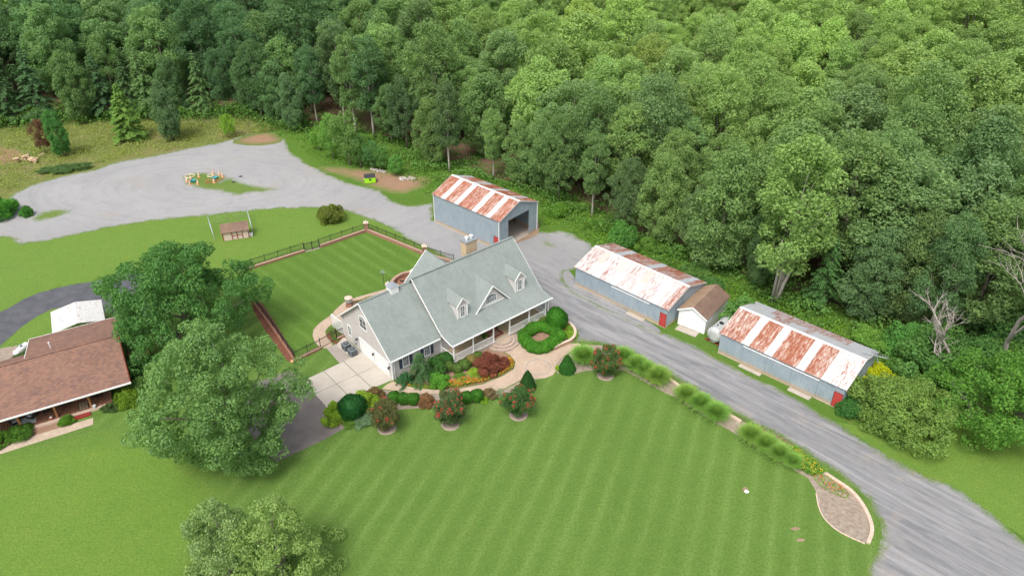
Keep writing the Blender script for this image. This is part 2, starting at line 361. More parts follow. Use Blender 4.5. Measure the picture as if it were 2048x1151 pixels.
def blended(name, core, width=.9, amp=1.6, grass=((.095, .175, .034), (.11, .19, .036))):
    "surface that breaks up into turf over its last metre (vertex attribute edge = metres from the outline)"
    m, t, o = newmat(name)
    e = N(t, 'Attribute', attribute_name='edge').outputs['Fac']
    v = coords(t, 'Object')
    nn = mth(t, 'ADD', mth(t, 'MULTIPLY', noise(t, v, .9, 6, .75), .6), mth(t, 'MULTIPLY', noise(t, v, 5, 4, .8), .4))
    f = rng_(t, mth(t, 'ADD', e, mth(t, 'MULTIPLY', mth(t, 'SUBTRACT', nn, .5), amp)), 0., width)
    gc, gb = grass_core(t, *grass, None, .6)
    cc, cb = core(t)
    finish(t, o, mix(t, f, gc, cc), .92, mth(t, 'ADD', gb, cb), .5, .04, spec=.2); return m
def gravel_core(t):
    v = coords(t, 'Object')
    n0 = noise(t, v, .06, 4, .6); n1 = noise(t, v, .35, 6, .7, .6); n2 = noise(t, v, 7, 6, .85); n5 = noise(t, v, 1.6, 6, .75)
    ys = N(t, 'SeparateXYZ', {0: v}).outputs[1]
    cx = G(430, 368); dv = N(t, 'VectorMath', {0: v, 1: (cx.x, cx.y, 0)}, operation='SUBTRACT').outputs[0]; sx = N(t, 'SeparateXYZ', {0: dv})
    rad = N(t, 'VectorMath', {0: N(t, 'VectorMath', {0: dv, 1: (.55, 1, 0)}, operation='MULTIPLY').outputs[0]}, operation='LENGTH').outputs['Value']
    pol = N(t, 'CombineXYZ', {0: mth(t, 'MULTIPLY', rad, 1.5), 1: mth(t, 'MULTIPLY', mth(t, 'ARCTAN2', sx.outputs[1], sx.outputs[0]), 1.6)}).outputs[0]
    np_ = noise(t, pol, .9, 6, .75, .5)
    col = mix(t, rng_(t, n0, .35, .65), (.305, .300, .292), (.365, .358, .345))
    col = mix(t, rng_(t, ys, 100, 65, 0, .9), col, (.235, .230, .225))
    col = mix(t, rng_(t, n1, .50, .68, 0, .55), col, (.25, .25, .265))
    vt = N(t, 'Mapping', {'Vector': coords(t, 'Object', rot=(0, 0, R(44))), 'Scale': (.22, 2.4, 1)}).outputs[0]; nt_ = noise(t, vt, 1.25, 8, .8, .7)
    col = mix(t, mth(t, 'MULTIPLY', rng_(t, nt_, .49, .62, 0, .95), rng_(t, ys, 78, 98, 1., .0)), col, (.125, .13, .145))
    col = mix(t, mth(t, 'MULTIPLY', rng_(t, np_, .50, .68, 0, .45), rng_(t, ys, 88, 100)), col, (.20, .205, .22))
    col = mix(t, mth(t, 'MULTIPLY', rng_(t, np_, .44, .32, 0, .3), rng_(t, ys, 88, 100)), col, (.43, .425, .42))
    col = mix(t, mth(t, 'MULTIPLY', rng_(t, nt_, .28, .42, .6, 0), rng_(t, ys, 98, 80)), col, (.40, .395, .385))
    nw = noise(t, vt, .42, 6, .62, 1.2)
    col = mix(t, mth(t, 'MULTIPLY', rng_(t, nw, .50, .62, 0, .6), rng_(t, ys, 76, 92, 1., .0)), col, (.095, .097, .105))
    col = mix(t, mth(t, 'MULTIPLY', rng_(t, nw, .46, .38, 0, .4), rng_(t, ys, 76, 92, 1., .0)), col, (.42, .41, .395))
    col = mix(t, rng_(t, n5, .56, .70, 0, .55), col, (.30, .26, .215))
    nd = noise(t, v, .11, 5, .7)
    col = mix(t, rng_(t, nd, .56, .66, 0, .65), col, (.33, .285, .235))
    col = mix(t, rng_(t, n2, .35, .6, 0, .6), col, (.19, .19, .20))
    return col, n2
M['gravel'] = blended('gravel', gravel_core, .7, 4.2)
def dirt_core(t):
    v = coords(t, 'Object'); n = noise(t, v, .8, 6, .7); n2 = noise(t, v, 6, 4, .8)
    return mix(t, rng_(t, n2, .35, .7, 0, .6), mix(t, rng_(t, n, .35, .65), (.34, .20, .115), (.27, .17, .11)), (.16, .11, .08)), n2
M['reddirt'] = blended('red_brown_earth', dirt_core, 2.0, 4.5)
def grassy_core(t):
    c, b = grass_core(t, (.10, .18, .035), (.125, .2, .04), None, .6); return c, b
M['yellow_lawn'] = blended('yellow_green_lawn', lambda t: grass_core(t, (.108, .210, .030), (.128, .230, .033), None, .3), 3.5, 3., ((.084, .170, .030), (.118, .212, .042)))
def patch_mat():
    m, t, o = newmat('weeds_in_gravel')
    e = N(t, 'Attribute', attribute_name='edge').outputs['Fac']; v = coords(t, 'Object')
    nn = mth(t, 'ADD', mth(t, 'MULTIPLY', noise(t, v, .7, 6, .75), .5), mth(t, 'MULTIPLY', noise(t, v, 4, 4, .8), .5))
    f = rng_(t, mth(t, 'ADD', e, mth(t, 'MULTIPLY', mth(t, 'SUBTRACT', nn, .68), 5.0)), 0., 1.0)
    gc, gb = grassy_core(t); cc, cb = gravel_core(t)
    finish(t, o, mix(t, f, cc, gc), .92, mth(t, 'ADD', gb, cb), .5, .04, spec=.2); return m
M['patch'] = patch_mat()

# ------------------------------------------------------------------ ground sheets
def resample(P, step, jit=0., seed=0, closed=True):
    r = random.Random(seed); out = []
    n = len(P)
    for i in range(n if closed else n-1):
        a, b = P[i], P[(i+1) % n]; L = (b-a).length; k = max(1, int(L/step))
        for j in range(k):
            p = a.lerp(b, j/k)
            if jit: p = p+Vector((r.uniform(-jit, jit), r.uniform(-jit, jit), 0))
            out.append(p)
    return out
def smooth_poly(P, it=2):
    for _ in range(it):
        Q = []
        for i in range(len(P)):
            a, b = P[i], P[(i+1) % len(P)]; Q += [a.lerp(b, .25), a.lerp(b, .75)]
        P = Q
    return P
def sheet(name, px, z, mat, step=1.2, jit=0., smooth=0, grid=None, label=None, world=False, parent=None):
    P = [Vector((p[0], p[1], 0)) for p in px] if world else [G(*p) for p in px]
    if smooth: P = smooth_poly(P, smooth)
    P = resample(P, step, jit, len(px))
    pts = [Vector((p.x, p.y)) for p in P]; nb = len(pts)
    B = np.array([[p.x, p.y] for p in pts])
    if grid:
        x0, y0 = B.min(0); x1, y1 = B.max(0)
        xs = np.arange(x0+grid/2, x1, grid); ys = np.arange(y0+grid/2, y1, grid)
        g = np.array([(x+rng.uniform(-.2, .2)*grid, y+rng.uniform(-.2, .2)*grid) for x in xs for y in ys]).reshape(-1, 2)
        # inside test
        ins = np.zeros(len(g), bool); j = nb-1
        for i in range(nb):
            c = ((B[i, 1] > g[:, 1]) != (B[j, 1] > g[:, 1])) & (g[:, 0] < (B[j, 0]-B[i, 0])*(g[:, 1]-B[i, 1])/(B[j, 1]-B[i, 1]+1e-12)+B[i, 0])
            ins ^= c; j = i
        g = g[ins]
        pts += [Vector((float(a), float(b))) for a, b in g]
    vo, eo, fo, *_ = delaunay_2d_cdt(pts, [(i, (i+1) % nb) for i in range(nb)], [list(range(nb))], 1, 1e-5)
    me = bpy.data.meshes.new(name); me.from_pydata([(v.x, v.y, z) for v in vo], [], [tuple(f) for f in fo])
    V = np.array([[v.x, v.y] for v in vo]); E = np.full(len(V), 1e9)
    for i in range(nb):
        a = B[i]; d = B[(i+1) % nb]-a; L2 = (d@d)+1e-12
        tt = np.clip(((V-a)@d)/L2, 0, 1); E = np.minimum(E, np.linalg.norm(V-(a+tt[:, None]*d), axis=1))
    at = me.attributes.new('edge', 'FLOAT', 'POINT'); at.data.foreach_set('value', E.astype(np.float32))
    me.materials.append(mat); me.update()
    for p in me.polygons:
        if p.normal.z < 0: me.flip_normals(); break
        break
    o = link(name, me, parent)
    if parent is None: tag(o, kind='structure')
    if label: o['label'] = label
    return o

gm = MB().add([(-1500, -600, 0), (1500, -600, 0), (1500, 2500, 0), (-1500, 2500, 0)], [(0, 1, 2, 3)])
tag(gm.build('ground', M['floor']), kind='structure')

FOREST_EDGE = [(-160, 268), (0, 255), (130, 245), (230, 240), (330, 236), (420, 238), (520, 234), (560, 262), (610, 262), (660, 258), (732, 278), (800, 300), (840, 325), (880, 342),
               (960, 362), (1010, 368), (1060, 380), (1100, 398), (1180, 428), (1230, 466), (1290, 490), (1370, 506), (1440, 552), (1500, 572), (1560, 590), (1640, 622), (1690, 648), (1760, 655),
               (1830, 685), (1900, 725), (2000, 780), (2120, 830), (2260, 900)]
sheet('meadow', [(-500, 560), (-200, 470), (0, 480), (60, 380), (250, 340), (560, 300), (590, 250), (520, 215), (300, 215), (0, 232), (-500, 262)], .004, M['meadow'], 3, .3)
sheet('verge', [(540, 262), (560, 320), (700, 400), (860, 470), (1100, 560), (1200, 650), (1450, 740), (1700, 900), (1900, 1000), (2060, 1110), (2300, 1300), (2500, 1100), (2250, 860), (2060, 775),
                (1900, 705), (1760, 640), (1640, 600), (1500, 552), (1370, 488), (1290, 470), (1180, 405), (1080, 380), (960, 345), (800, 280), (700, 255)], .006, M['verge'], 3, .3)
sheet('lawn', [(-900, 640), (-200, 500), (0, 470), (200, 440), (560, 400), (700, 405), (800, 440), (905, 490), (1000, 560), (1130, 640), (1300, 740), (1480, 840), (1660, 925), (1725, 965), (1775, 1050), (1790, 1130), (1900, 1600), (-1300, 1600)],
      .008, M['lawn'], 3)
sheet('side_lawn', [(-900, 640), (-200, 500), (0, 468), (200, 440), (560, 398), (700, 403), (800, 438), (905, 490), (905, 528), (734, 452), (498, 528), (420, 640), (300, 600), (200, 560), (120, 570), (0, 622), (-400, 760)], .012, M['lawn_plain'], 2.5)
sheet('neighbour_lawn', [(-900, 860), (0, 905), (200, 850), (330, 850), (420, 900), (475, 1000), (440, 1100), (380, 1200), (250, 1600), (-900, 1600)], .012, M['yellow_lawn'], 2, .3, 1, 1.6)
sheet('island_lawn', [(-60, 742), (0, 700), (50, 645), (105, 612), (190, 612), (200, 660), (60, 700), (0, 722)], .016, M['lawn_plain'], 1.2)
sheet('right_lawn', [(1650, 838), (1740, 885), (1800, 930), (1900, 985), (2000, 1040), (2100, 1110), (2400, 1300), (2500, 1050), (2300, 930), (2100, 860), (1980, 800), (1900, 800), (1800, 850), (1700, 850)], .012, M['lawn_plain'], 2, .1, 1)
sheet('backyard_lawn', [(497, 531), (733, 464), (905, 532), (900, 600), (700, 700), (655, 693), (588, 724), (548, 655), (500, 597)], .016, M['lawn_fenced'], 2)
LOT = [(-80, 470), (0, 410), (29, 387), (56, 373), (123, 352), (187, 341), (223, 326), (293, 314), (375, 297), (440, 285), (498, 267), (542, 263), (571, 279), (580, 304), (615, 327), (656, 349), (705, 368), (759, 381), (786, 403), (815, 412),
       (864, 405), (868, 450), (905, 468), (985, 495), (1010, 470), (1078, 464), (1128, 462), (1160, 475), (1185, 490), (1200, 520), (1160, 535), (1130, 545), (1128, 560), (1140, 574), (1164, 590), (1200, 610), (1248, 630), (1288, 650), (1330, 666), (1370, 682), (1404, 698),
       (1433, 716), (1492, 747), (1556, 777), (1608, 802), (1650, 830), (1692, 855), (1734, 886), (1800, 925), (1860, 955), (1930, 985), (1990, 1030), (2048, 1080), (2150, 1160), (2350, 1400), (1780, 1400), (1735, 1140), (1762, 1085), (1760, 1045),
       (1735, 1000), (1700, 965), (1650, 930), (1590, 890), (1540, 862), (1490, 838), (1440, 810), (1390, 780), (1350, 757), (1320, 738), (1280, 714), (1240, 694), (1190, 684), (1150, 682), (1150, 660), (1125, 645), (1100, 630), (1010, 580),
       (905, 522), (870, 505), (817, 478), (793, 464), (764, 449), (727, 434), (690, 422), (637, 416), (561, 417), (500, 422), (419, 431), (293, 443), (205, 458), (117, 477), (44, 490), (10, 472), (-60, 500)]
sheet('gravel_driveway', LOT, .020, M['gravel'], 1.0, .18, 0, 1.1)
# weeds growing through the gravel
for nm, P in (('weed_patch', [(352, 352), (372, 342), (420, 338), (460, 346), (500, 362), (545, 370), (590, 376), (560, 386), (500, 392), (470, 400), (430, 388), (390, 384), (355, 372)]),
              ('weed_patch', [(60, 428), (95, 412), (150, 412), (175, 420), (140, 432), (90, 448), (30, 452)]),
              ('weed_patch', [(185, 370), (210, 358), (225, 362), (205, 374)]),
              ('weed_patch', [(1060, 478), (1100, 474), (1130, 488), (1120, 505), (1080, 498)]),
              ('weed_patch', [(1124, 543), (1142, 540), (1152, 566), (1250, 618), (1325, 658), (1316, 667), (1240, 630), (1165, 594), (1133, 574)]),
              ('weed_patch', [(70, 475), (110, 455), (125, 462), (90, 480)]),
              ('weed_patch', [(860, 440), (880, 448), (985, 490), (975, 500), (880, 468), (855, 455)])):
    sheet(nm, P, .024, M['patch'], .8, .1, 1, .9)
sheet('earth_bank', [(455, 285), (500, 268), (545, 262), (572, 282), (540, 290), (490, 292)], .025, M['reddirt'], 1, .2, 1, 1.)
sheet('earth_bank', [(640, 330), (700, 335), (760, 340), (830, 350), (870, 352), (860, 372), (800, 392), (740, 375), (690, 352), (640, 345)], .008, M['reddirt'], 1, .2, 1, 1.)
sheet('earth_bank', [(-60, 290), (0, 286), (60, 300), (70, 325), (20, 335), (-60, 330)], .008, M['reddirt'], 1, .2, 1, 1.2)
sheet('shed_floor', [(1010, 436), (1078, 436), (1080, 466), (1055, 480), (1010, 492), (985, 492)], .026, M['dirt'], 1, .1, 1)
sheet('asphalt_lane', [(-300, 700), (-100, 655), (0, 627), (60, 590), (130, 572), (195, 562), (260, 540), (330, 560), (320, 640), (200, 622), (118, 610), (60, 640), (0, 690), (-100, 780), (-300, 850)], .020, M['asphalt'], 1, .05, 1)
sheet('asphalt_pad', [(500, 770), (580, 740), (606, 764), (655, 812), (688, 857), (620, 892), (552, 924), (515, 890), (480, 830)], .012, M['asphalt_brown'], .8, .05)

# house frame
HA = Vector((-12.784, 62.553, 0)); HANG = math.atan2(.6493, .7605)
HM = Matrix.Translation(HA) @ Matrix.Rotation(HANG, 4, 'Z')
def HW(s, t, z=0): return HM @ Vector((s, t, z))
def inH(P): return HM.inverted() @ P

# concrete drive in four slabs
cd = thing('concrete_driveway', None, None); tag(cd, kind='structure')
q = [inH(G(605, 762)), inH(G(725, 704)), inH(G(788, 758.5)), inH(G(654, 815))]
def bil(u, v): return q[0].lerp(q[1], u).lerp(q[3].lerp(q[2], u), v)
us = [0, .34, .67, 1]; vs_ = [0, .5, 1]
for i in range(3):
    for j in range(2):
        e = .004; P = [bil(us[i]+e, vs_[j]+e), bil(us[i+1]-e, vs_[j]+e), bil(us[i+1]-e, vs_[j+1]-e), bil(us[i]+e, vs_[j+1]-e)]
        MB().slab([HW(p.x, p.y, .05) for p in P], .05).build('concrete_slab', M['concrete'], cd, bevel=.008)
sheet('paved_walk', [(652, 695), (671, 688), (701, 716), (679, 726)], .03, M['paver_dark'], .6)
sheet('equipment_pad', [(672, 690), (688, 673), (724, 705), (703, 716)], .034, M['concrete'], .6)
# patio and loop path behind the garage
sheet('patio', [(623, 664), (638, 646), (661, 631), (672, 618), (688, 604), (700, 598), (764, 580), (790, 572), (783, 556), (800, 547), (825, 543), (840, 552), (860, 570), (800, 640), (720, 680), (690, 660), (680, 640), (660, 650), (650, 662), (652, 672), (668, 690), (652, 698), (632, 690)], .024, M['paver'], .7, 0, 1)
sheet('planting_bed', [(655, 662), (672, 648), (688, 640), (700, 668), (676, 690), (664, 684), (652, 674)], .03, M['redmulch'], .7, 0, 1)
sheet('planting_bed', [(698, 604), (760, 590), (800, 582), (790, 590), (720, 606)], .03, M['mulch'], .7)
sheet('planting_bed', [(490, 592), (512, 588), (560, 660), (596, 722), (575, 722), (530, 660)], .03, M['redmulch'], .7)
# front paver path
sheet('paver_path', [(785, 762), (800, 768), (830, 776), (870, 779), (915, 778), (965, 768), (1005, 752), (1027, 738), (1031, 724), (1020, 710), (1000, 698), (985, 690), (1035, 672), (1044, 684), (1052, 699), (1063, 706), (1081, 709), (1109, 698),
                     (1128, 688), (1157, 686), (1163, 690), (1140, 704), (1124, 714), (1113, 727), (1112, 741), (1105, 750), (1090, 756), (1070, 758), (1040, 760), (1010, 776), (986, 783), (925, 784), (866, 787), (822, 786), (764, 777), (772, 770)],
      .024, M['paver'], .6)
sheet('planting_bed', [(788, 757), (800, 766), (830, 774), (870, 777), (915, 776), (965, 766), (1005, 750), (1026, 737), (1029, 724), (1019, 712), (1000, 700), (960, 690), (905, 725), (850, 720)], .030, M['mulch'], .7)
sheet('planting_bed', [(652, 815), (690, 800), (764, 779), (822, 787), (866, 788), (925, 785), (986, 784), (1010, 778), (1040, 762), (1070, 760), (1072, 772), (1040, 785), (997, 794), (925, 808), (864, 814), (800, 818), (740, 842), (700, 855), (682, 856)], .030, M['mulch_pale'], .8, .05)
sheet('planting_bed', [(1112, 729), (1124, 716), (1150, 702), (1165, 690), (1200, 690), (1237, 697), (1308, 730), (1354, 766), (1450, 828), (1475, 839), (1550, 872), (1600, 910), (1646, 945), (1692, 974), (1717, 995), (1734, 1029), (1744, 1066), (1734, 1087),
                       (1667, 1058), (1638, 1016), (1632, 983), (1617, 956), (1542, 914), (1475, 870), (1417, 837), (1358, 799), (1308, 774), (1250, 741), (1210, 738), (1170, 742), (1140, 750), (1114, 745)], .030, M['mulch_pale'], .9, .04)
sheet('planting_bed', [(1038, 684), (1060, 668), (1095, 640), (1125, 645), (1150, 662), (1148, 676), (1128, 687), (1109, 697), (1081, 708), (1063, 705), (1052, 698)], .030, M['mulch'], .6)
# medallion in the path
c0 = G(1076.5, 734)
ring = MB(); NS = 40
for k in range(NS):
    a0, a1 = 2*math.pi*k/NS, 2*math.pi*(k+1)/NS
    for (r0, r1, m_) in ((1.27, 1.42, 0),):
        pts = [(c0.x+r*math.cos(a), c0.y+r*math.sin(a), .031) for r, a in ((r0, a0), (r1, a0), (r1, a1), (r0, a1))]
        ring.slab(pts, .006, m_)
md = thing('paver_medallion', None, None); tag(md, kind='structure')
ring.build('edging_ring', M['paver_dark'], md)

# ------------------------------------------------------------------ foliage library
def quads_mesh(name, V, mats, midx=None):
    "V: (n,4,3) quads"
    n = len(V); me = bpy.data.meshes.new(name)
    me.vertices.add(n*4); me.vertices.foreach_set('co', V.reshape(-1).astype(np.float32))
    me.loops.add(n*4); me.loops.foreach_set('vertex_index', np.arange(n*4, dtype=np.int32))
    me.polygons.add(n); me.polygons.foreach_set('loop_start', np.arange(0, n*4, 4, dtype=np.int32))
    try: me.polygons.foreach_set('loop_total', np.full(n, 4, dtype=np.int32))
    except Exception: pass
    for m in mats: me.materials.append(m)
    if midx is not None: me.polygons.foreach_set('material_index', midx.astype(np.int32))
    me.update(calc_edges=True); me.validate(); return me
def unit(a): return a/(np.linalg.norm(a, axis=-1, keepdims=True)+1e-9)
def leaves(P, Nn, size, spread=.6, aspect=.6):
    n = len(P); nn = unit(Nn+spread*rng.normal(size=(n, 3)))
    t = unit(np.cross(nn, rng.normal(size=(n, 3)))); b = np.cross(nn, t)
    s = (size*rng.uniform(.6, 1.35, n))[:, None]
    return np.stack([P+t*s, P+b*s*aspect, P-t*s, P-b*s*aspect], 1)
def puffs(C, Rr, per, size, spread=.55, low=-.45, flat=.8):
    out = []
    for c, r in zip(C, Rr):
        k = int(per*r*r); d = unit(rng.normal(size=(k*2, 3))); d = d[d[:, 2] > low][:k]
        rr = r*rng.uniform(.72, 1.05, len(d))
        P = c+d*rr[:, None]*np.array([1, 1, flat]); out.append(leaves(P, d+np.array([0, 0, .2]), size, spread))
    return np.concatenate(out)
def mesh_tube(pts, rad, n=6):
    mb = MB(); mb.tube(pts, rad, n); return mb
def limb_mesh(name, height, base_r, C, k, mat, fork=.35, lean=0., multi=1):
    "trunk with limbs reaching to k of the puff centres C"
    mb = MB()
    for q_ in range(multi):
        ang = 2*math.pi*q_/max(1, multi)+.5; ox, oy = (0, 0) if multi == 1 else (math.cos(ang)*base_r*1.6, math.sin(ang)*base_r*1.6)
        lx, ly = lean*height*math.cos(ang)+ox*4, lean*height*math.sin(ang)+oy*4
        pts = []; rad = []
        for i in range(8):
            f = i/7; pts.append((ox+lx*f+random.uniform(-.1, .1)*f*2, oy+ly*f+random.uniform(-.1, .1)*f*2, height*.92*f)); rad.append(base_r/(multi**.5)*(1-.85*f)*(1.35 if i == 0 else 1))
        mb.tube(pts, rad, 8)
        idx = rng.permutation(len(C))[:k]
        for j in idx:
            c = C[j]; f = min(.8, max(fork, (c[2]/height)*.62)); i = f*7; a = Vector(pts[int(i)]).lerp(Vector(pts[min(7, int(i)+1)]), i-int(i))
            e = Vector((float(c[0]), float(c[1]), float(c[2]))); mdp = a.lerp(e, .55)+Vector((0, 0, -.06*height*.3))+Vector((random.uniform(-.3, .3), random.uniform(-.3, .3), 0))
            r0 = base_r*(1-.8*f)*.5
            mb.tube([a, mdp, e], [r0, r0*.55, r0*.14], 5)
    return mb.mesh(name, mat, smooth=True)
def crown_pts(n, H0, H1, Rad, shape='oval', inner=.15):
    "puff centres on an uneven crown between heights H0..H1"
    C = []; lob = [(random.uniform(0, 6.28), random.uniform(.75, 1.2)) for _ in range(5)]
    while len(C) < n:
        f = random.random(); a = random.uniform(0, 6.283)
        if shape == 'oval': w = math.sin(math.pi*min(1, max(0, f*.86+.12)))**.6
        elif shape == 'top': w = math.sin(math.pi*(f**1.6*.80+.16))**.8
        elif shape == 'cone': w = (1-f)**.85+.06
        elif shape == 'dome': w = math.sqrt(max(0, 1-f*f))
        elif shape == 'vase': w = (.45+.75*f)*math.sqrt(max(0, 1-max(0, (f-.65)/.37)**2))
        lobe = 1+.20*math.sin(2*a+lob[2][0]-f*4)+.16*math.sin(3*a+lob[0][0]+f*5)+.12*math.sin(5*a+lob[1][0]-f*7)
        rr = Rad*w*lobe*(1 if random.random() > inner else random.uniform(.2, .8))*random.uniform(.82, 1.05)
        if random.random() > w+.15: continue
        C.append((rr*math.cos(a), rr*math.sin(a), H0+(H1-H0)*f))
    return np.array(C)

LIB = {}
def proto(kind, H, H0, Rad, n, pr_, per, leaf, shape='oval', bark='bark', br=.25, limbs=12, spread=.8, low=-.7, multi=1, lean=0., inner=.15, fork=.35):
    C = crown_pts(n, H0+pr_*.6, H-pr_*.7, Rad-pr_*.7, shape, inner); rr = np.array([random.uniform(.5, 1.4)*pr_ for _ in C])
    Q = puffs(C, rr, per*1.05, leaf*.95, spread, low, 1.)
    cm = quads_mesh(kind+'_crown', Q, [M['leaf']]); tm = limb_mesh(kind+'_trunk', H*.93, br, C, limbs, M[bark], fork, lean, multi)
    LIB.setdefault(kind, []).append((tm, cm))
    return C
for i in range(4): proto('broad', 18, 3.2, 4.0+.3*i, 215, .78, 250, .135, 'oval', 'bark', .26, 12)
for i in range(2): proto('tall', 20, 5.5, 3.3, 160, .78, 245, .14, 'top', 'palebark', .24, 12)
for i in range(3): proto('full', 16, .8, 3.9, 220, .82, 235, .145, 'oval', 'bark', .24, 8)
for i in range(2): proto('light', 17, 4.0, 3.2, 165, .75, 250, .12, 'oval', 'palebark', .18, 20, .8)
for i in range(3): proto('sapling', 7, .8, 2.1, 70, .55, 430, .095, 'oval', 'bark', .10, 6)
# conifers of the wood edge: drooping tiers
def conifer(kind, H, Rad, tiers, leaf, z0=.12, up=-.18, per=26, bark='bark'):
    P = []; Nn = []
    mb = MB(); mb.tube([(0, 0, 0), (.1, 0, H*.5), (0, .1, H)], [.24, .14, .02], 7)
    for ti in range(tiers):
        f = ti/(tiers-1); z = H*(z0+(1-z0)*f*.98); rr = Rad*((1-f)**.75)*random.uniform(.8, 1.1)+.25
        for b in range(random.randint(6, 8)):
            a = random.uniform(0, 6.283); L = rr*random.uniform(.7, 1.1)
            k = max(4, int(per*L)); u = rng.uniform(.15, 1, k)
            side = rng.normal(0, .16*L*.6, k)*(1.2-u*.6)
            x = u*L*math.cos(a)-side*math.sin(a); y = u*L*math.sin(a)+side*math.cos(a); zz = z+up*u*L+.12*np.sin(u*3)*L+rng.normal(0, .06, k)
            P.append(np.stack([x, y, zz], 1)); Nn.append(np.tile([0, 0, 1.], (k, 1))+np.stack([np.full(k, math.cos(a)), np.full(k, math.sin(a)), np.zeros(k)], 1)*.3)
            if ti % 2 == 0: mb.tube([(0, 0, z), (L*.8*math.cos(a), L*.8*math.sin(a), z+up*L*.8)], [.05, .015], 4)
    P = np.concatenate(P); Nn = np.concatenate(Nn)
    LIB.setdefault(kind, []).append((mb.mesh(kind+'_trunk', M[bark], True), quads_mesh(kind+'_crown', leaves(P, Nn, leaf, .45, .45), [M['leaf']])))
for i in range(3): conifer('conifer', 16, 4.0, 24, .16, per=70)
for i in range(1): conifer('youngcone', 9, 2.6, 34, .11, .04, -.05, 130)

def tree(kind, loc, h, label, group=None, color=(.07, .12, .04), name='broadleaf_tree', cat='tree', wide=1., rot=None, var=None, bark=None):
    L = LIB[kind]; tm, cm = L[random.randrange(len(L)) if var is None else var % len(L)]
    H0 = {'broad': 18, 'tall': 20, 'full': 16, 'light': 17, 'sapling': 7, 'conifer': 16, 'youngcone': 9}.get(kind) or HT[kind]
    e = thing(name, label, cat, loc, rot if rot is not None else random.uniform(0, 6.28), group); s = h/H0
    link('trunk', tm, e, scale=(s*wide, s*wide, s)); link('crown', cm, e, scale=(s*wide, s*wide*random.uniform(.88, 1.12), s), color=(*color, 1))
    return e
HT = {}

# clipped and loose shrubs: unit meshes (radius 1, height 1)
def shrub_proto(kind, n, leaf, shape, spread, core=.0, puff=0., seedn=1):
    for _ in range(seedn):
        if puff:
            C = crown_pts(int(n), .12, .85, .8, 'dome' if shape == 'dome' else shape, .2); Q = puffs(C, np.full(len(C), puff)*rng.uniform(.75, 1.2, len(C)), 8/(leaf*leaf), leaf, spread, -.6, 1.)
        else:
            d = unit(rng.normal(size=(int(n*1.6), 3))); d = d[d[:, 2] > -.35][:int(n)]
            w = 1+.05*np.sin(5*d[:, 0]+3*d[:, 2])+.04*np.sin(7*d[:, 1]+1)
            if shape == 'cone':
                z = rng.uniform(0, 1, len(d))**1.3; a = rng.uniform(0, 6.283, len(d)); r = (1-z)**.62*(.93+.12*rng.random(len(d)))*np.clip(z/.12+.55, 0, 1)
                P = np.stack([r*np.cos(a), r*np.sin(a), z], 1); d = unit(np.stack([np.cos(a), np.sin(a), np.full(len(a), .5)], 1))
            else:
                P = d*(w*rng.uniform(.9, 1.03, len(d)))[:, None]*np.array([1, 1, .5])+np.array([0, 0, .5]); P[:, 2] = np.maximum(P[:, 2], .02)
            Q = leaves(P, d, leaf, spread)
        if core:
            mb = MB()
            if shape == 'cone': mb.lathe([(.0, .0), (core, .05), (core*.93, .3), (core*.66, .6), (.02, .9)], 14)
            else: mb.lathe([(.01, .02), (core*.75, .08), (core*.97, .35), (core, .5), (core*.85, .78), (core*.45, .93), (.01, .97)], 14)
            qv = np.array([[mb.v[i] for i in f] for f in mb.f if len(f) == 4]); Q = np.concatenate([Q, qv])
        LIB.setdefault(kind, []).append(quads_mesh(kind, Q, [M['leaf']]))
shrub_proto('tight', 2600, .060, 'ball', .45, .90, seedn=2)
shrub_proto('tightcone', 2400, .058, 'cone', .5, .86)
shrub_proto('loose', 60, .045, 'dome', .9, .0, .24, 4)
shrub_proto('vase', 40, .055, 'vase', .9, .0, .24, 2)
def shrub(kind, u, v, r, h, label, color, group=None, name='shrub', cat='shrub', stems=True, r2=None, z=0., rot=None, loc=None):
    p = G(u, v, z) if loc is None else loc
    e = thing(name, label, cat, p, random.uniform(0, 6.28) if rot is None else rot, group)
    link('foliage', random.choice(LIB[kind]), e, scale=(r, r2 or r, h), color=(*color, 1))
    if stems:
        mb = MB()
        for k in range(4):
            a = 1.57*k+.4; mb.tube([(0.03*math.cos(a), .03*math.sin(a), -.02), (r*.3*math.cos(a), r*.3*math.sin(a), h*.5)], [.035, .012], 5)
        mb.build('stem', M['bark'], e)
    return e
# arching ornamental grass
def grass_proto(n, seed):
    r = np.random.default_rng(seed); V = []
    for i in range(n):
        a = r.uniform(0, 6.283); L = r.uniform(.55, 1.05); out = abs(r.normal(.36, .26)); x0, y0 = r.normal(0, .1, 2); w = .017
        prev = None; ca, sa = math.cos(a), math.sin(a)
        for k in range(4):
            f = k/3; rad = out*f**1.7; z = L*(f-.38*out*f**2.6)
            c = np.array([x0+rad*ca, y0+rad*sa, z]); ww = w*(1-f*.75)
            l = c+np.array([-sa*ww, ca*ww, 0]); rr_ = c-np.array([-sa*ww, ca*ww, 0])
            if prev is not None: V.append([prev[0], prev[1], rr_, l])
            prev = (l, rr_)
    return quads_mesh('grass_blades', np.array(V), [M['leaf']])
LIB['ograss'] = [grass_proto(2600, 3), grass_proto(2600, 4)]

# ------------------------------------------------------------------ main house
house = thing('house', 'light grey house with sage green roof, dormers and white front porch', 'house', HA, HANG)
L1, S0, S1 = 6.3, 6.15, 20.84      # garage length, main roof span
GZ, GR, GT, GD = 3.02, 7.3, 5.17, 10.34
gk = (GR-GZ)/GT
# garage body
b = MB()
b.prism([(0, 0, 0), (0, GD, 0), (0, GD, GZ), (0, GT, GR-.05), (0, 0, GZ)], (L1, 0, 0)); b.build('wall', M['stucco'], house)
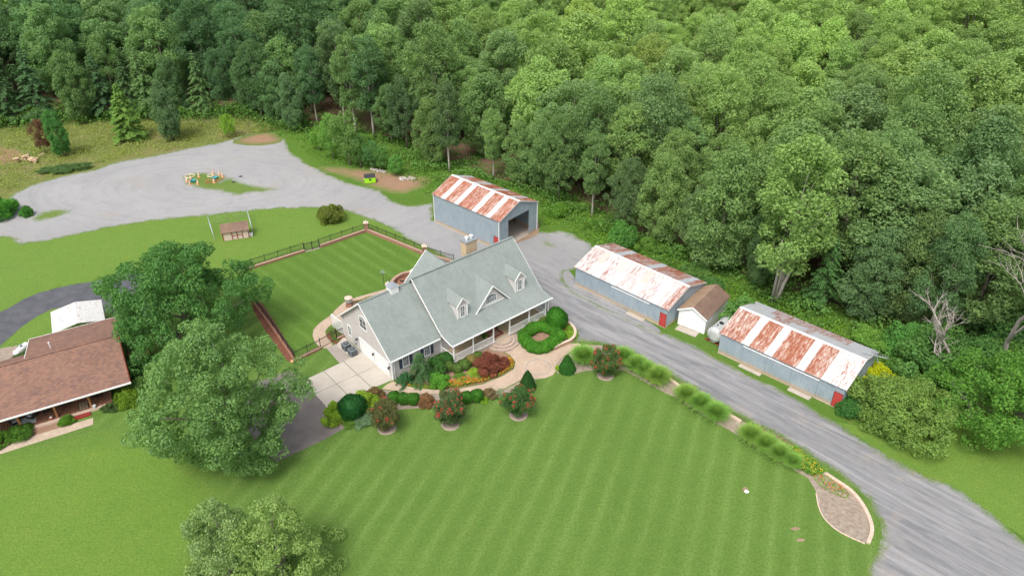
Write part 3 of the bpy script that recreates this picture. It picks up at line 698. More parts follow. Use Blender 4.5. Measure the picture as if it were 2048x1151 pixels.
# main body: gable ends and walls (front wall at t=0, rear wall at t=9.3)
MR, MT, MB0, MBZ = 8.0, 4.62, -.35, 3.42; mk = (MR-MBZ)/(MT-MB0); RT = 9.4
mb_ = MB(); x0, x1 = S0+.25, S1-.3
mb_.prism([(x0, 0, 0), (x0, RT, 0), (x0, RT, MR-mk*(RT-MT)-.12), (x0, MT, MR-.14), (x0, 0, MBZ+.2)], (x1-x0, 0, 0)); mb_.build('wall', M['stucco'], house)
# roofs: thick slabs
def roof(name, poly, mat, th=.16, parent=house): return MB().slab(poly, th).build(name, mat, parent)
e0 = -.35; f0 = GZ+gk*e0+.10
roof('roof_slope', [(-.32, e0, f0), (L1+.0, e0, f0), (L1+.0, GT, GR+.12), (-.32, GT, GR+.12)], M['roof'])
roof('roof_slope', [(-.32, GT+.002, GR+.12), (L1, GT+.002, GR+.12), (L1, GD+.35, f0), (-.32, GD+.35, f0)], M['roof'])
# main roof with a flatter porch skirt (a row of break points gives the bell cast)
prof = [(MT, MR+.14), (-.15, MBZ+mk*.2+.14), (-.75, 3.28), (-1.5, 3.12), (-2.54, 2.95)]
for i, (p, q_) in enumerate(zip(prof[:-1], prof[1:])):
    roof('roof_slope' if i == 0 else 'porch_roof', [(S0, q_[0], q_[1]), (S1, q_[0], q_[1]), (S1, p[0], p[1]), (S0, p[0], p[1])], M['roof'], .14)
roof('roof_slope', [(S0, MT+.002, MR+.14), (S1, MT+.002, MR+.14), (S1, RT+.45, MR+.14-mk*(RT+.45-MT)), (S0, RT+.45, MR+.14-mk*(RT+.45-MT))], M['roof'])
# ridge caps
rc = MB(); rc.bar((-.34, GT, GR+.14), (L1, GT, GR+.14), .26, .05); rc.build('ridge_cap', M['roof'], house)
rc = MB(); rc.bar((S0-.02, MT, MR+.16), (S1+.02, MT, MR+.16), .28, .05); rc.build('ridge_cap', M['roof'], house)
# rake boards and gutters (white)
def trim(name, pts, w=.07, h=.17, parent=house, mat='white'):
    m_ = MB()
    for a, b_ in zip(pts[:-1], pts[1:]): m_.bar(a, b_, w, h)
    return m_.build(name, M[mat], parent)
trim('rake_board', [(-.34, e0-.02, f0-.08), (-.34, GT, GR+.03)], .05, .12); trim('rake_board', [(-.36, GT, GR+.06), (-.36, GD+.36, f0-.05)])
trim('rake_board', [(S0-.03, y, z-.03) for y, z in prof], .05, .11); trim('rake_board', [(S1+.03, y, z-.09) for y, z in prof], .05, .09)
trim('rake_board', [(S1+.05, MT, MR+.08), (S1+.05, RT+.45, MR+.08-mk*(RT+.45-MT))])
trim('gutter', [(-.34, e0-.06, f0-.08), (S0-.02, e0-.06, f0-.08)], .12, .13)
trim('gutter', [(S0-.05, -2.60, 2.88), (S1+.1, -2.60, 2.88)], .12, .13)
trim('gutter', [(-.34, GD+.41, f0-.08), (S0, GD+.41, f0-.08)], .12, .13)
d_ = MB(); d_.bar((-.06, -.10, .08), (-.06, -.10, 2.8), .11, .16); d_.bar((.22, -.09, .1), (.22, -.09, 2.8), .09, .09); d_.build('downspout', M['white'], house)
d_ = MB(); d_.bar((S1-.42, -2.42, .1), (S1-.42, -2.42, 2.8), .08, .08); d_.build('downspout', M['white'], house)
d_ = MB(); d_.box(-.05, .12, -.05, .12, .03, GZ-.1); d_.build('corner_board', M['white'], house); d_ = MB(); d_.box(-.04, .06, GD-.10, GD+.03, .03, GZ-.1); d_.build('corner_board', M['white'], house)
# rear wing with its own gable
ws, wz, wt = 13.05, 6.0, 11.9
rw = MB(); rw.prism([(ws-3.1, 9.2, 0), (ws+3.1, 9.2, 0), (ws+3.1, 9.2, 3.0), (ws, 9.2, wz-.15), (ws-3.1, 9.2, 3.0)], (0, 2.4, 0)); rw.build('wall', M['stucco'], house)
for sg in (-1, 1):
    P = [(ws, 6.5, wz), (ws, wt, wz), (ws+sg*3.45, wt, 2.7), (ws+sg*3.45, 9.3, 2.7)]
    if sg < 0: P = P[::-1]
    roof('wing_roof', P, M['roof_y'], .14)
trim('rake_board', [(ws-3.45, wt+.05, 2.62), (ws, wt+.05, wz-.05), (ws+3.45, wt+.05, 2.62)])

def window(parent, o, ax, w, h, cols, rows, frame=.09, arch=False, name='window', out=None):
    """o = lower-left corner, ax = unit vector along the wall, out = outward normal (local)"""
    ax = Vector(ax); out = Vector(out); o = Vector(o); up = Vector((0, 0, 1)); m_ = MB()
    def P(x, z, d=0): return o+ax*x+up*z+out*d
    def bar(x0, x1, z0, z1, d): m_.add([P(x0, z0, .0), P(x1, z0, .0), P(x1, z1, .0), P(x0, z1, .0), P(x0, z0, d), P(x1, z0, d), P(x1, z1, d), P(x0, z1, d)],
                                      [(0,3,2,1),(4,5,6,7),(0,1,5,4),(1,2,6,5),(2,3,7,6),(3,0,4,7)])
    bar(-frame, 0, -frame, h+(0 if arch else frame), .06); bar(w, w+frame, -frame, h+(0 if arch else frame), .06); bar(0, w, -frame, 0, .07)
    if not arch: bar(0, w, h, h+frame, .07)
    for i in range(1, cols): bar(w*i/cols-.014, w*i/cols+.014, 0, h, .035)
    for j in range(1, rows):
        t_ = .03 if (j == rows//2 and not arch) else .014
        bar(0, w, h*j/rows-t_, h*j/rows+t_, .034)
    gl = [P(0, 0, .02), P(w, 0, .02), P(w, h, .02), P(0, h, .02)]
    if arch:
        n = 12; r = w/2; ah = arch
        A_ = [(r-r*math.cos(math.pi*i/n), h+ah*math.sin(math.pi*i/n)) for i in range(n+1)]
        O_ = [(r-(r+frame)*math.cos(math.pi*i/n), h+(ah+frame)*math.sin(math.pi*i/n)) for i in range(n+1)]
        for i in range(n):
            m_.add([P(*A_[i], 0), P(*A_[i+1], 0), P(*O_[i+1], 0), P(*O_[i], 0), P(*A_[i], .06), P(*A_[i+1], .06), P(*O_[i+1], .06), P(*O_[i], .06)], [(4,5,6,7), (0,1,5,4), (3,7,6,2)])
        for k in range(1, 4):
            a = math.pi*k/4; m_.bar(P(r, h, .028), P(r-r*math.cos(a), h+ah*math.sin(a), .028), .03, .014)
        bar(0, w, h-.02, h+.02, .035)
        gl = gl[:2]+[P(x, z, .02) for x, z in A_[::-1]]
    f = m_.build(name, M['white'], parent)
    MB().add(gl, [tuple(range(len(gl)))]).build('pane', M['glass'], f)
    return f
def shutter(parent, o, w, h):
    m_ = MB(); x, y, z = o; m_.box(x, x+w, y-.05, y-.002, z, z+h)
    for k in range(16): m_.box(x+.05, x+w-.05, y-.062, y-.05, z+.06+k*(h-.12)/16, z+.06+(k+.6)*(h-.12)/16)
    return m_.build('shutter', M['shutter'], parent)
for x in (1.42, 4.2):
    window(house, (x, 0, 1.08), (1, 0, 0), .68, 1.6, 3, 6, out=(0, -1, 0)); shutter(house, (x-.50, 0, 1.02), .38, 1.72); shutter(house, (x+.80, 0, 1.02), .38, 1.72)
window(house, (0, 9.02, 1.12), (0, -1, 0), .62, 1.25, 2, 4, .07, out=(-1, 0, 0))
# arched double window of the gable: two sashes and a fan
window(house, (0, 5.98, 3.86), (0, -1, 0), 1.34, 1.15, 2, 2, .10, arch=.42, out=(-1, 0, 0))
def gdoor(t0, t1):
    g = thing('garage_door', None, None); g.parent = house
    for k in ('label', 'category'):
        if k in g: del g[k]
    for k in range(4):
        MB().box(-.035, -.003, t0, t1, .06+k*.46, .06+k*.46+.445).build('door_panel', M['white'], g, bevel=.006)
    fr = MB(); fr.box(-.07, -.002, t0-.16, t0-.005, .03, 2.05); fr.box(-.07, -.002, t1+.005, t1+.16, .03, 2.05); fr.box(-.072, -.002, t0-.005, t1+.005, 1.91, 2.05); fr.build('frame', M['white'], g)
gdoor(3.75, 6.42); gdoor(.72, 3.34)
def lamp(parent, x, t, z):
    l = MB(); l.box(x-.04, x, t-.07, t+.07, z-.12, z+.12); l.bar((x, t, z+.05), (x-.22, t, z+.12), .03)
    l.lathe([(.02, z-.22), (.085, z-.14), (.10, z+.06), (.03, z+.14), (.01, z+.18)], 8, x-.22, t)
    o = l.build('coach_lamp', M['iron'], parent)
    MB().lathe([(.05, z-.13), (.075, z-.04), (.075, z+.03), (.04, z+.05)], 8, x-.22, t).build('lamp_glass', M['glass'], o, scale=(1.0, 1.0, 1.0))
for t in (7.08, 3.55, .42): lamp(house, 0, t, 1.5)
# porch
po = MB(); po.box(S0+.25, S1-.3, -2.3, -.01, .02, .44); po.build('porch_floor', M['deck'], house)
pf = MB(); pf.box(S0+.23, S1-.28, -2.36, -2.301, .02, .40); pf.box(S0+.18, S0+.248, -2.3, -.03, .02, .40); pf.box(S1-.298, S1-.24, -2.3, -.03, .02, .40); pf.build('porch_skirt', M['concrete2'], house)
pb = MB(); pb.box(S0+.22, S1-.27, -2.38, -2.24, .442, .47); pb.build('porch_edge', M['concrete'], house)
POST = [6.52, 9.2, 12.1, 14.5, 17.5, 20.12]
for x in POST:
    p_ = MB(); p_.box(x-.065, x+.065, -2.34, -2.21, .472, 2.86); p_.box(x-.10, x+.10, -2.375, -2.175, .472, .60); p_.box(x-.10, x+.10, -2.375, -2.175, 2.72, 2.86)
    p_.build('post', M['white'], house)
p_ = MB(); p_.box(6.30, 6.43, -.15, -.02, .45, 2.9); p_.build('post', M['white'], house)
be = MB(); be.box(S0+.3, S1-.35, -2.33, -2.22, 2.72, 2.88); be.build('porch_beam', M['white'], house)
def railing(a, b_, n):
    m_ = MB(); a = Vector(a); b_ = Vector(b_)
    m_.bar(a+Vector((0, 0, .92)), b_+Vector((0, 0, .92)), .07, .05); m_.bar(a+Vector((0, 0, .10)), b_+Vector((0, 0, .10)), .05, .05)
    r = m_.build('railing', M['white'], house); q_ = MB()
    for i in range(n+1):
        c = a.lerp(b_, i/n); q_.box(c.x-.018, c.x+.018, c.y-.018, c.y+.018, .56, 1.35)
    o = q_.build('baluster', M['white'], r); o['kind'] = 'stuff'
for i in (0, 1, 3, 4):
    railing((POST[i]+.08, -2.275, .45), (POST[i+1]-.08, -2.275, .45), 21)
railing((6.40, -.15, .45), (6.52, -2.15, .45), 16); railing((20.12, -.1, .45), (20.12, -2.15, .45), 16)
# front door and windows under the porch
dm = MB(); dm.box(13.0, 13.9, -.04, -.002, .46, 2.5); dm.build('front_door', M['reddoor'], house)
for x in (7.6, 9.8, 16.3, 18.4): window(house, (x, 0, 1.1), (1, 0, 0), .8, 1.5, 3, 4, out=(0, -1, 0))
# dormers
def dormer(s0, s1):
    m_ = MB(); zb = 3.55; t0 = .05; ze = 5.52; za = 6.36; sm = (s0+s1)/2
    rt = lambda z: MT-(MR-z)/mk
    m_.prism([(s0, t0, zb), (s1, t0, zb), (s1, t0, ze), (sm, t0, za), (s0, t0, ze)], (0, 2.6, 0)); d = m_.build('dormer', M['stucco'], house)
    for sg, xs in ((-1, s0-.11), (1, s1+.11)):
        P = [(sm, t0-.16, za+.16), (sm, rt(za+.1)+.25, za+.16), (xs, rt(ze)+.35, ze-.02), (xs, t0-.16, ze-.02)]
        if sg > 0: P = P[::-1]
        MB().slab(P, .07).build('dormer_roof', M['roof_y'], d)
    w = MB()
    for a, b_ in (((s0-.17, t0-.18, ze-.08), (sm, t0-.18, za+.10)), ((sm, t0-.18, za+.10), (s1+.17, t0-.18, ze-.08))): w.bar(a, b_, .06, .13)
    w.box(s0-.02, s0+.14, t0-.05, t0-.002, zb+.1, ze-.02); w.box(s1-.14, s1+.02, t0-.05, t0-.002, zb+.1, ze-.02); w.box(s0+.14, s1-.14, t0-.045, t0-.002, zb+.12, zb+.26)
    w.bar((s0-.03, t0-.02, ze-.06), (s0-.03, rt(ze)-.0, ze-.06), .05, .12)
    w.build('trim', M['white'], d)
    window(d, (sm-.27, t0, 4.0), (1, 0, 0), .56, 1.3, 2, 6, .09, out=(0, -1, 0))
dormer(8.87, 10.3); dormer(17.32, 18.74)
# wide centre gable with a fan window
ga = MB(); sa, sb, sm, t0 = 11.55, 16.05, 13.75, -.02; rt = lambda z: MT-(MR-z)/mk
ga.prism([(sa+.1, t0, 3.55), (sb-.1, t0, 3.55), (sm, t0, 6.16)], (0, 2.6, 0)); cg = ga.build('centre_gable', M['stucco'], house)
for sg, xs in ((-1, 11.25), (1, 16.30)):
    P = [(sm, t0-.22, 6.42), (sm, rt(6.42)+.35, 6.42), (xs, t0+.14, 3.62), (xs, t0-.22, 3.62)]
    if sg > 0: P = P[::-1]
    MB().slab(P, .07).build('gable_roof', M['roof_y'], cg)
w = MB(); w.bar((11.22, t0-.25, 3.58), (sm, t0-.25, 6.38), .07, .15); w.bar((sm, t0-.25, 6.38), (16.33, t0-.25, 3.58), .07, .15); w.box(sa+.5, sb-.4, t0-.04, t0-.002, 3.86, 3.98); w.build('trim', M['white'], cg)
window(cg, (12.88, t0, 4.20), (1, 0, 0), 1.5, .55, 6, 2, .08, arch=.48, out=(0, -1, 0))
# chimney
ch = MB(); ch.box(14.45, 16.1, 5.5, 6.5, 5.2, 9.15); chim = ch.build('chimney', M['chim'], house)
ck = MB(); ck.box(14.36, 16.19, 5.41, 6.59, 9.15, 9.25); ck.build('cap_plate', M['flue'], chim)
for x in (14.95, 15.6):
    f = MB(); f.cyl(x, 6.0, 9.25, 9.55, .13, .13, 12); f.cyl(x, 6.0, 9.60, 9.66, .25, .22, 12); f.cyl(x, 6, 9.55, 9.6, .05, .05, 6); f.build('flue', M['whiteflat'], chim)
# cupola-like vent box on the garage ridge
cu = MB(); cu.box(3.5, 4.5, 4.72, 5.65, 6.2, 7.85); cup = cu.build('roof_vent_box', M['white'], house)
cv = MB(); cv.add([(3.42, 4.64, 7.85), (4.58, 4.64, 7.85), (4.58, 5.73, 7.85), (3.42, 5.73, 7.85), (3.85, 5.05, 8.3), (4.15, 5.05, 8.3), (4.15, 5.32, 8.3), (3.85, 5.32, 8.3)],
                  [(3,2,1,0),(4,5,6,7),(0,1,5,4),(1,2,6,5),(2,3,7,6),(3,0,4,7)]); cv.build('vent_cap', M['flue'], cup)
# meter and outlet
mt_ = MB(); mt_.box(-.12, -.002, 7.4, 7.6, .5, .75); mt_.build('outlet_box', M['grey_ac'], house)

# porch things
rg = MB(); rg.box(12.25, 14.15, -1.75, -.35, .445, .465); rgo = rg.build('rug', simple('red_rug', (.27, .09, .065), (.22, .07, .05), 8, .95), None)
rgo.matrix_world = HM; tag(rgo, 'red bordered door rug on the house front porch', 'rug')
ri = MB(); ri.box(12.6, 13.8, -1.45, -.65, .466, .472); ri.build('rug_field', simple('tan_rug', (.42, .27, .18), (.36, .22, .15), 6, .95), rgo)
def fern(s, t, z, lab):
    e = thing('potted_fern', lab, 'potted plant', HW(s, t, z)); m_ = MB(); m_.lathe([(.12, 0), (.18, .3), (.16, .3), (.01, .28)], 12); m_.build('pot', M['iron'], e)
    link('foliage', LIB['ograss'][0], e, loc=(0, 0, .22), scale=(.62, .62, .5), color=(.08, .16, .03, 1))
fern(11.75, -1.05, .45, 'potted green fern left of the red rug on the front porch'); fern(14.15, -.35, .45, 'potted green fern right of the red rug on the front porch')
ln = thing('lantern', 'small black lantern standing beside the front porch steps', 'lantern', HW(15.75, -2.72, .03))
l = MB(); l.box(-.11, .11, -.11, .11, 0, .05); l.box(-.10, .10, -.10, .10, .45, .5)
for a in (-.09, .09):
    for c in (-.09, .09): l.box(a-.012, a+.012, c-.012, c+.012, .05, .45)
l.build('frame', M['black'], ln); MB().box(-.075, .075, -.075, .075, .05, .45).build('pane', M['glass'], ln); MB().lathe([(.12, .5), (.05, .6), (.02, .68)], 8).build('lid', M['black'], ln)
# half round steps
st = thing('porch_steps', 'half round paver steps with dark nosing in front of the porch', 'steps', HW(13.3, -2.38, 0), HANG)
for k, (r, z) in enumerate(((2.05, .14), (1.62, .28), (1.15, .42))):
    n = 28; P = [(r*math.cos(math.pi+math.pi*i/n), r*.93*math.sin(math.pi+math.pi*i/n), z) for i in range(n+1)]
    s_ = MB().slab(P, .14).build('step', M['paver'], st)
    nz = MB()
    for i in range(n):
        a0, a1 = math.pi+math.pi*i/n, math.pi+math.pi*(i+1)/n
        nz.slab([(rr*math.cos(a), rr*.93*math.sin(a), z+.012) for rr, a in ((r-.16, a0), (r+.02, a0), (r+.02, a1), (r-.16, a1))], .03)
    nz.build('nosing', M['paver_dark'], s_)

# outdoor cooling units
def acunit(u, v, z, lab, fanlight):
    e = thing('air_conditioner', lab, 'air conditioner', G(u, v), HANG, 'cooling units beside the garage')
    m_ = MB(); m_.box(-.42, .42, -.42, .42, .06, .86); m_.build('casing', M['grey_ac'], e, bevel=.03)
    f = MB(); f.cyl(0, 0, .862, .88, .33, .33, 18); f.build('fan_opening', M['black'], e)
    gr = MB()
    for k in range(9): gr.box(-.36, .36, -.34+k*.085-.008, -.34+k*.085+.008, .885, .895)
    gr.cyl(0, 0, .88, .93, .09, .09, 10); gr.build('fan_grille', M['flue'], e)
    s = MB()
    for sx in (-1, 1):
        for k in range(7): s.box(sx*.42-.012, sx*.42+.012, -.36, .36, .14+k*.1, .18+k*.1); s.box(-.36, .36, sx*.42-.012, sx*.42+.012, .14+k*.1, .18+k*.1)
    s.build('louvre', M['iron'], e)
    MB().box(-.46, .46, -.46, .46, .0, .058).build('base', M['concrete2'], e)
acunit(693.5, 698, 0, 'grey cooling unit nearer the fence, beside the garage wall', 0); acunit(706, 709, 0, 'grey cooling unit nearer the concrete driveway, beside the garage wall', 1)

# ------------------------------------------------------------------ metal sheds
def ribbed(w, h, ribs, depth, name, mat, axis='z'):
    "sheet in the xz plane (walls) or xy plane (roofs) with trapezoid ribs, outward = -y / +z"
    xs = [(0, 0)]; p = w/ribs
    for k in range(ribs): x = k*p; xs += [(x+p*.55, 0), (x+p*.65, depth), (x+p*.85, depth), (x+p*.95, 0)]
    xs += [(w, 0)]; m_ = MB(); vs = []; fs = []
    for i, (x, d) in enumerate(xs):
        vs += [(x, -d, 0), (x, -d, h)] if axis == 'z' else [(x, 0, d), (x, h, d)]
        if i: fs.append((2*i-2, 2*i, 2*i+1, 2*i-1))
    th = .012; n = len(vs); back = [(v[0], v[1]+th, v[2]) if axis == 'z' else (v[0], v[1], v[2]-th) for v in vs]
    fs += [tuple(n+k for k in f[::-1]) for f in fs]
    return MB().add(vs+back, fs).mesh(name, mat)
WHITE = (.57, .57, .56); GREYT = (.50, .50, .50); GALV = (.40, .42, .44)
def shed(o, ang, L, W, ze, zr, lab, front, back, doors, nsheet, open_end=False, rows=2):
    e = thing('metal_shed', lab, 'shed', o, ang); rt_ = W/2; npan = int(round(L/.92)); pw = L/npan
    wm = ribbed(pw-.006, ze-.05, 4, .035, 'wall_panel', M['wallmetal'])
    for i in range(npan):
        x = i*pw
        if any(a-.05 < x+pw/2 < b_+.05 and k == 'gap' for k, a, b_ in doors): continue
        link('wall_panel', wm, e, loc=(x, 0, .05))
        link('wall_panel', wm, e, loc=(x+pw, W, .05), rot=(0, 0, math.pi))
    # gable ends: panels cut to the roof line
    def gable(x, flip, lo=None, span=None):
        n = int(round(W/.92)); q_ = W/n
        for i in range(n):
            t0, t1 = i*q_, (i+1)*q_-.006
            zt = lambda t: ze-.03+(zr-ze)*(1-abs(t-rt_)/rt_)
            zl = .05
            if span and t0 >= span[0]-.01 and t1 <= span[1]+.01: zl = lo
            ts = sorted(set([t0, t1]+([rt_] if t0 < rt_ < t1 else [])))
            m_ = MB(); pr_ = [(t, zt(t)) for t in ts]
            poly = [(x, t1, zl), (x, t0, zl)]+[(x, t, z) for t, z in pr_]
            m_.prism(poly, (.012 if flip else -.012, 0, 0))
            for k in range(4):
                tt = t0+(k+.7)*q_/4; sg = .03 if flip else -.03
                if tt < t1-.02: m_.prism([(x, tt-.04, zl+.01), (x, tt+.0, zl+.01), (x, tt+.0, zt(tt)-.04), (x, tt-.04, zt(tt-.04)-.04)], (sg, 0, 0))
            # origin at the panel's base so that the base stain sits low
            m_.build('wall_panel', M['wallmetal'], e)
    gable(0, False); gable(L, True, *( (open_end[0], open_end[1]) if open_end else (None, None)))
    # roof
    slope = math.atan2(zr-ze, rt_); SL = rt_/math.cos(slope); oh = .22; sw = (L+.3)/nsheet
    rm = {}
    def sheets(side, pat):
        for i in range(nsheet):
            for r in range(rows):
                hh = (SL+oh)/rows
                m_ = rm.get(r) or rm.setdefault(r, ribbed(sw-.004, hh+(.06 if r else 0), 3, .022, 'roof_sheet', M['sheet'], 'y'))
                col, ru = pat(i, r); s0_ = -oh+r*hh-(.06 if r else 0)
                y = s0_*math.cos(slope); z = ze+s0_*math.sin(slope)+.05+(.008 if r else 0)
                if side == 0: loc = (-.15+i*sw, y, z); rot = (slope, 0, 0)
                else: loc = (-.15+(i+1)*sw, W-y, z); rot = (slope, 0, math.pi)
                j = random.uniform(.93, 1.05)
                link('roof_sheet', m_, e, loc=loc, rot=rot, color=(col[0]*j, col[1]*j, col[2]*j, ru))
    sheets(0, front); sheets(1, back)
    r = MB(); r.bar((-.18, rt_-.09, zr+.065), (L+.18, rt_-.09, zr+.065), .2, .03); r.bar((-.18, rt_+.09, zr+.06), (L+.18, rt_+.09, zr+.06), .2, .03); r.build('ridge_cap', M['white_metal'], e)
    for x in (-.17, L+.17):
        t_ = MB(); t_.bar((x, -.25, ze-.08), (x, rt_, zr+.02), .04, .14); t_.bar((x, rt_, zr+.02), (x, W+.25, ze-.08), .04, .14); t_.build('barge_board', M['grey_roof_rib'], e)
    f = MB(); f.box(0, L, -.10, W+.08, .0, .048); f.build('foundation', M['concrete2'], e)
    return e
def door(e, x, w, h, y=-.045):
    d = MB(); d.box(x, x+w, y-.03, y, .08, h); o = d.build('door', M['reddoor'], e)
    fr = MB(); fr.box(x-.06, x-.002, y-.04, y, .05, h+.06); fr.box(x+w+.002, x+w+.06, y-.04, y, .05, h+.06); fr.box(x-.002, x+w+.002, y-.04, y, h+.002, h+.06); fr.build('frame', M['redtrim'], o)
    k = MB(); k.cyl(x+.1, y-.05, .95, 1.0, .03); k.build('handle', M['flue'], o); return o
def sliding(e, x0, x1, h, parts, track):
    t_ = MB(); t_.box(track[0], track[1], -.16, -.09, h+.0, h+.11); t_.build('door_track', M['white_metal'], e)
    n = parts; w = (x1-x0)/n
    for i in range(n):
        k = max(1, round(w/.92)); m_ = ribbed(w-.02, h-.08, 4*k, .03, 'sliding_door', M['wallmetal'])
        link('sliding_door', m_, e, loc=(x0+i*w+.01, -.085 if i % 2 == 0 else -.075, .06))
rr = random.Random(5)
# shed 1: tall open ended
FR1 = [1.0, .95, 0, .92, 1., 0, .97, 1., 1., 0, .95, 1., 0, .95, 1.0]
def s1f(i, r):
    n = len(FR1); v = FR1[i]
    return (WHITE, .36) if v == 0 else ((.58, .50, .45), .64+.08*rr.random())
def s1b(i, r): return ((.50, .44, .42), .55+.35*rr.random()) if i % 4 else (GALV, .35)
A1 = Vector((-11.34, 98.85, 0)); a1 = math.atan2(-.6592, .752)
shed1 = shed(A1, a1, 12.85, 7.9, 4.62, 6.15, 'tall metal shed with an open end and rust striped roof, behind the house', s1f, s1b, [], 15, open_end=(4.0, (.9, 7.0)))
door(shed1, 11.85, .82, 1.95)
ds = MB(); ds.bar((12.80, -.12, .1), (12.80, -.12, 4.5), .10, .10); ds.bar((.02, -.12, .1), (.02, -.12, 4.5), .10, .10); ds.bar((12.9, 7.98, .1), (12.9, 7.98, 4.5), .10, .10); ds.build('downspout', M['white_metal'], shed1)
fp = MB()
for x in (3, 6, 9):
    fp.box(x-.08, x+.08, 7.55, 7.7, 0, 4.5); fp.bar((x, 7.6, 1.0), (x+1.6, 7.6, 3.6), .1)
fp.bar((12.7, .95, .05), (12.7, .95, 4.0), .14); fp.bar((12.7, 6.95, .05), (12.7, 6.95, 4.0), .14); fp.bar((12.7, .95, 4.02), (12.7, 6.95, 4.02), .14); fp.build('timber_frame', M['bark'], shed1)
# shed 2
pale = {1: .5, 4: .45, 8: .42, 12: .3}
def s2f(i, r):
    if r == 0 and i in (3, 6, 9, 12): return (WHITE, .34)
    if r == 1 and i in (2, 5, 9): return ((.52, .47, .41), .12)
    if i == 14: return (WHITE, .62)
    return ((.55, .54, .53), [.50, .50, .44, .38, .47, .40, .43, .48, .42, .47, .46, .47, .3, .44, .50][i]+.03*rr.random())
def s2b(i, r): return ((.45, .46, .48), .58+.12*rr.random()) if i % 5 != 3 else ((.42, .45, .49), .3)
A2 = Vector((8.13, 81.62, 0)); a2 = math.atan2(-.6901, .7237)
shed2 = shed(A2, a2, 13.85, 8.0, 2.72, 3.98, 'long metal shed with red flecked white roof, left of the small white garage', s2f, s2b, [], 15)
door(shed2, 12.99, .78, 1.86); sliding(shed2, 5.7, 11.25, 2.3, 2, (5.7, 11.4))
# shed 3
def s3f(i, r):
    if i in (3, 6, 10, 13):
        return (WHITE, .34) if r == 0 else (GREYT, .12)
    if i >= 14: return ((.72, .71, .69), .5)
    return ((.60, .56, .51), [.60, .64, .64, 0, .70, .68, 0, .68, .74, .70, .42, .68, .64, 0, .5, .5][i])
def s3b(i, r): return (GALV, .56 if (r == 0 and 2 < i < 13) or (i in (4, 5, 8)) else .3)
A3 = Vector((23.28, 67.42, 0)); a3 = math.atan2(-.6803, .7329)
shed3 = shed(A3, a3, 14.0, 8.2, 2.72, 4.0, 'metal shed with orange rust patches between white roof sheets, beside the steel tank', s3f, s3b, [], 16)
door(shed3, 13.13, .80, 1.88); sliding(shed3, 2.8, 11.35, 2.32, 3, (2.8, 11.4))
def apron(A, ang, x0, x1, w, lab):
    e = MB(); e.box(x0, x1, -w, -.18, 0, .07); o = e.build('concrete_apron', M['concrete2'], None, bevel=.02); o.location = A; o.rotation_euler = (0, 0, ang); tag(o, lab, 'concrete slab')
apron(A2, a2, 8.6, 11.1, .85, 'worn concrete apron at the sliding door of the shed left of the white garage')
apron(A3, a3, 2.9, 5.5, .75, 'worn concrete apron at the shed end nearest the steel tank')
apron(A3, a3, 8.7, 11.1, .85, 'worn concrete apron close to the red door of the shed by the round tree')
# broken aerial lying over the end of shed 3
an = MB()
an.tube([(13.2, 5.6, 3.72), (15.4, 7.0, 3.3)], .05, 6); an.tube([(13.9, 7.6, 3.3), (15.0, 5.6, 3.25)], .04, 6)
for k in range(7): an.tube([(13.6+k*.25, 8.0-k*.05, 3.0+.02*k), (14.1+k*.26, 5.9+k*.18, 3.55-.04*k)], .018, 5)
ao = an.build('antenna', M['galv'], None); ao.location = A3; ao.rotation_euler = (0, 0, a3); tag(ao, 'bent metal aerial lying over the right end of the rusty shed roof', 'antenna')
# white garage
wg = thing('small_garage', 'small white gabled garage with brown shingle roof between two metal sheds', 'garage', (19.73, 72.96, 0), R(-38))
w = MB(); w.prism([(0, 0, 0), (3.45, 0, 0), (3.45, 0, 2.2), (1.72, 0, 3.05), (0, 0, 2.2)], (0, 6.0, 0)); w.build('wall', M['white'], wg)
MB().slab([(-.15, -.22, 2.17), (1.72, -.22, 3.18), (1.72, 6.2, 3.18), (-.15, 6.2, 2.17)], .08).build('roof_slope', M['rooftan'], wg)
MB().slab([(1.722, -.22, 3.18), (3.6, -.22, 2.17), (3.6, 6.2, 2.17), (1.722, 6.2, 3.18)], .08).build('roof_slope', M['roofold'], wg)
w = MB(); w.bar((-.17, -.25, 2.08), (1.72, -.25, 3.1), .05, .16); w.bar((1.72, -.25, 3.1), (3.62, -.25, 2.08), .05, .16); w.build('barge_board', M['white'], wg)
for k in range(4): MB().box(.62, 2.58, -.04, -.003, .06+k*.45, .06+k*.45+.435).build('door_panel', M['white'], wg, bevel=.005)
w = MB(); w.box(.50, .618, -.06, -.002, .03, 1.97); w.box(2.582, 2.70, -.06, -.002, .03, 1.97); w.box(.618, 2.582, -.062, -.002, 1.87, 1.97); w.build('door_frame', M['white'], wg)
MB().box(.3, 2.9, -1.2, -.1, 0, .05).build('threshold_slab', M['concrete2'], wg)
# bulk steel tank
tk = thing('steel_tank', 'large horizontal steel tank on a red frame between the white garage and a shed', 'tank', (23.05, 69.05, 0), R(47))
m_ = MB(); n = 24; prof_ = [(-.15, .55), (-.02, .86), (.12, .93), (3.6, .93), (3.74, .86), (3.86, .55)]
vs = []; 
for x, r in prof_: vs += [(x, r*math.cos(2*math.pi*k/n), 1.18+r*math.sin(2*math.pi*k/n)) for k in range(n)]
fs = [(i*n+k, i*n+(k+1) % n, (i+1)*n+(k+1) % n, (i+1)*n+k) for i in range(len(prof_)-1) for k in range(n)]+[tuple(range(n)), tuple(5*n+k for k in range(n))]
m_.add(vs, fs); m_.build('vessel', M['steel'], tk, smooth=False)
m_ = MB()
for x in (.5, 2.9): m_.tube([(x, .945*math.cos(a), 1.18+.945*math.sin(a)) for a in [i*math.pi/10 for i in range(21)]], .025, 5)
m_.build('hoop', M['flue'], tk)
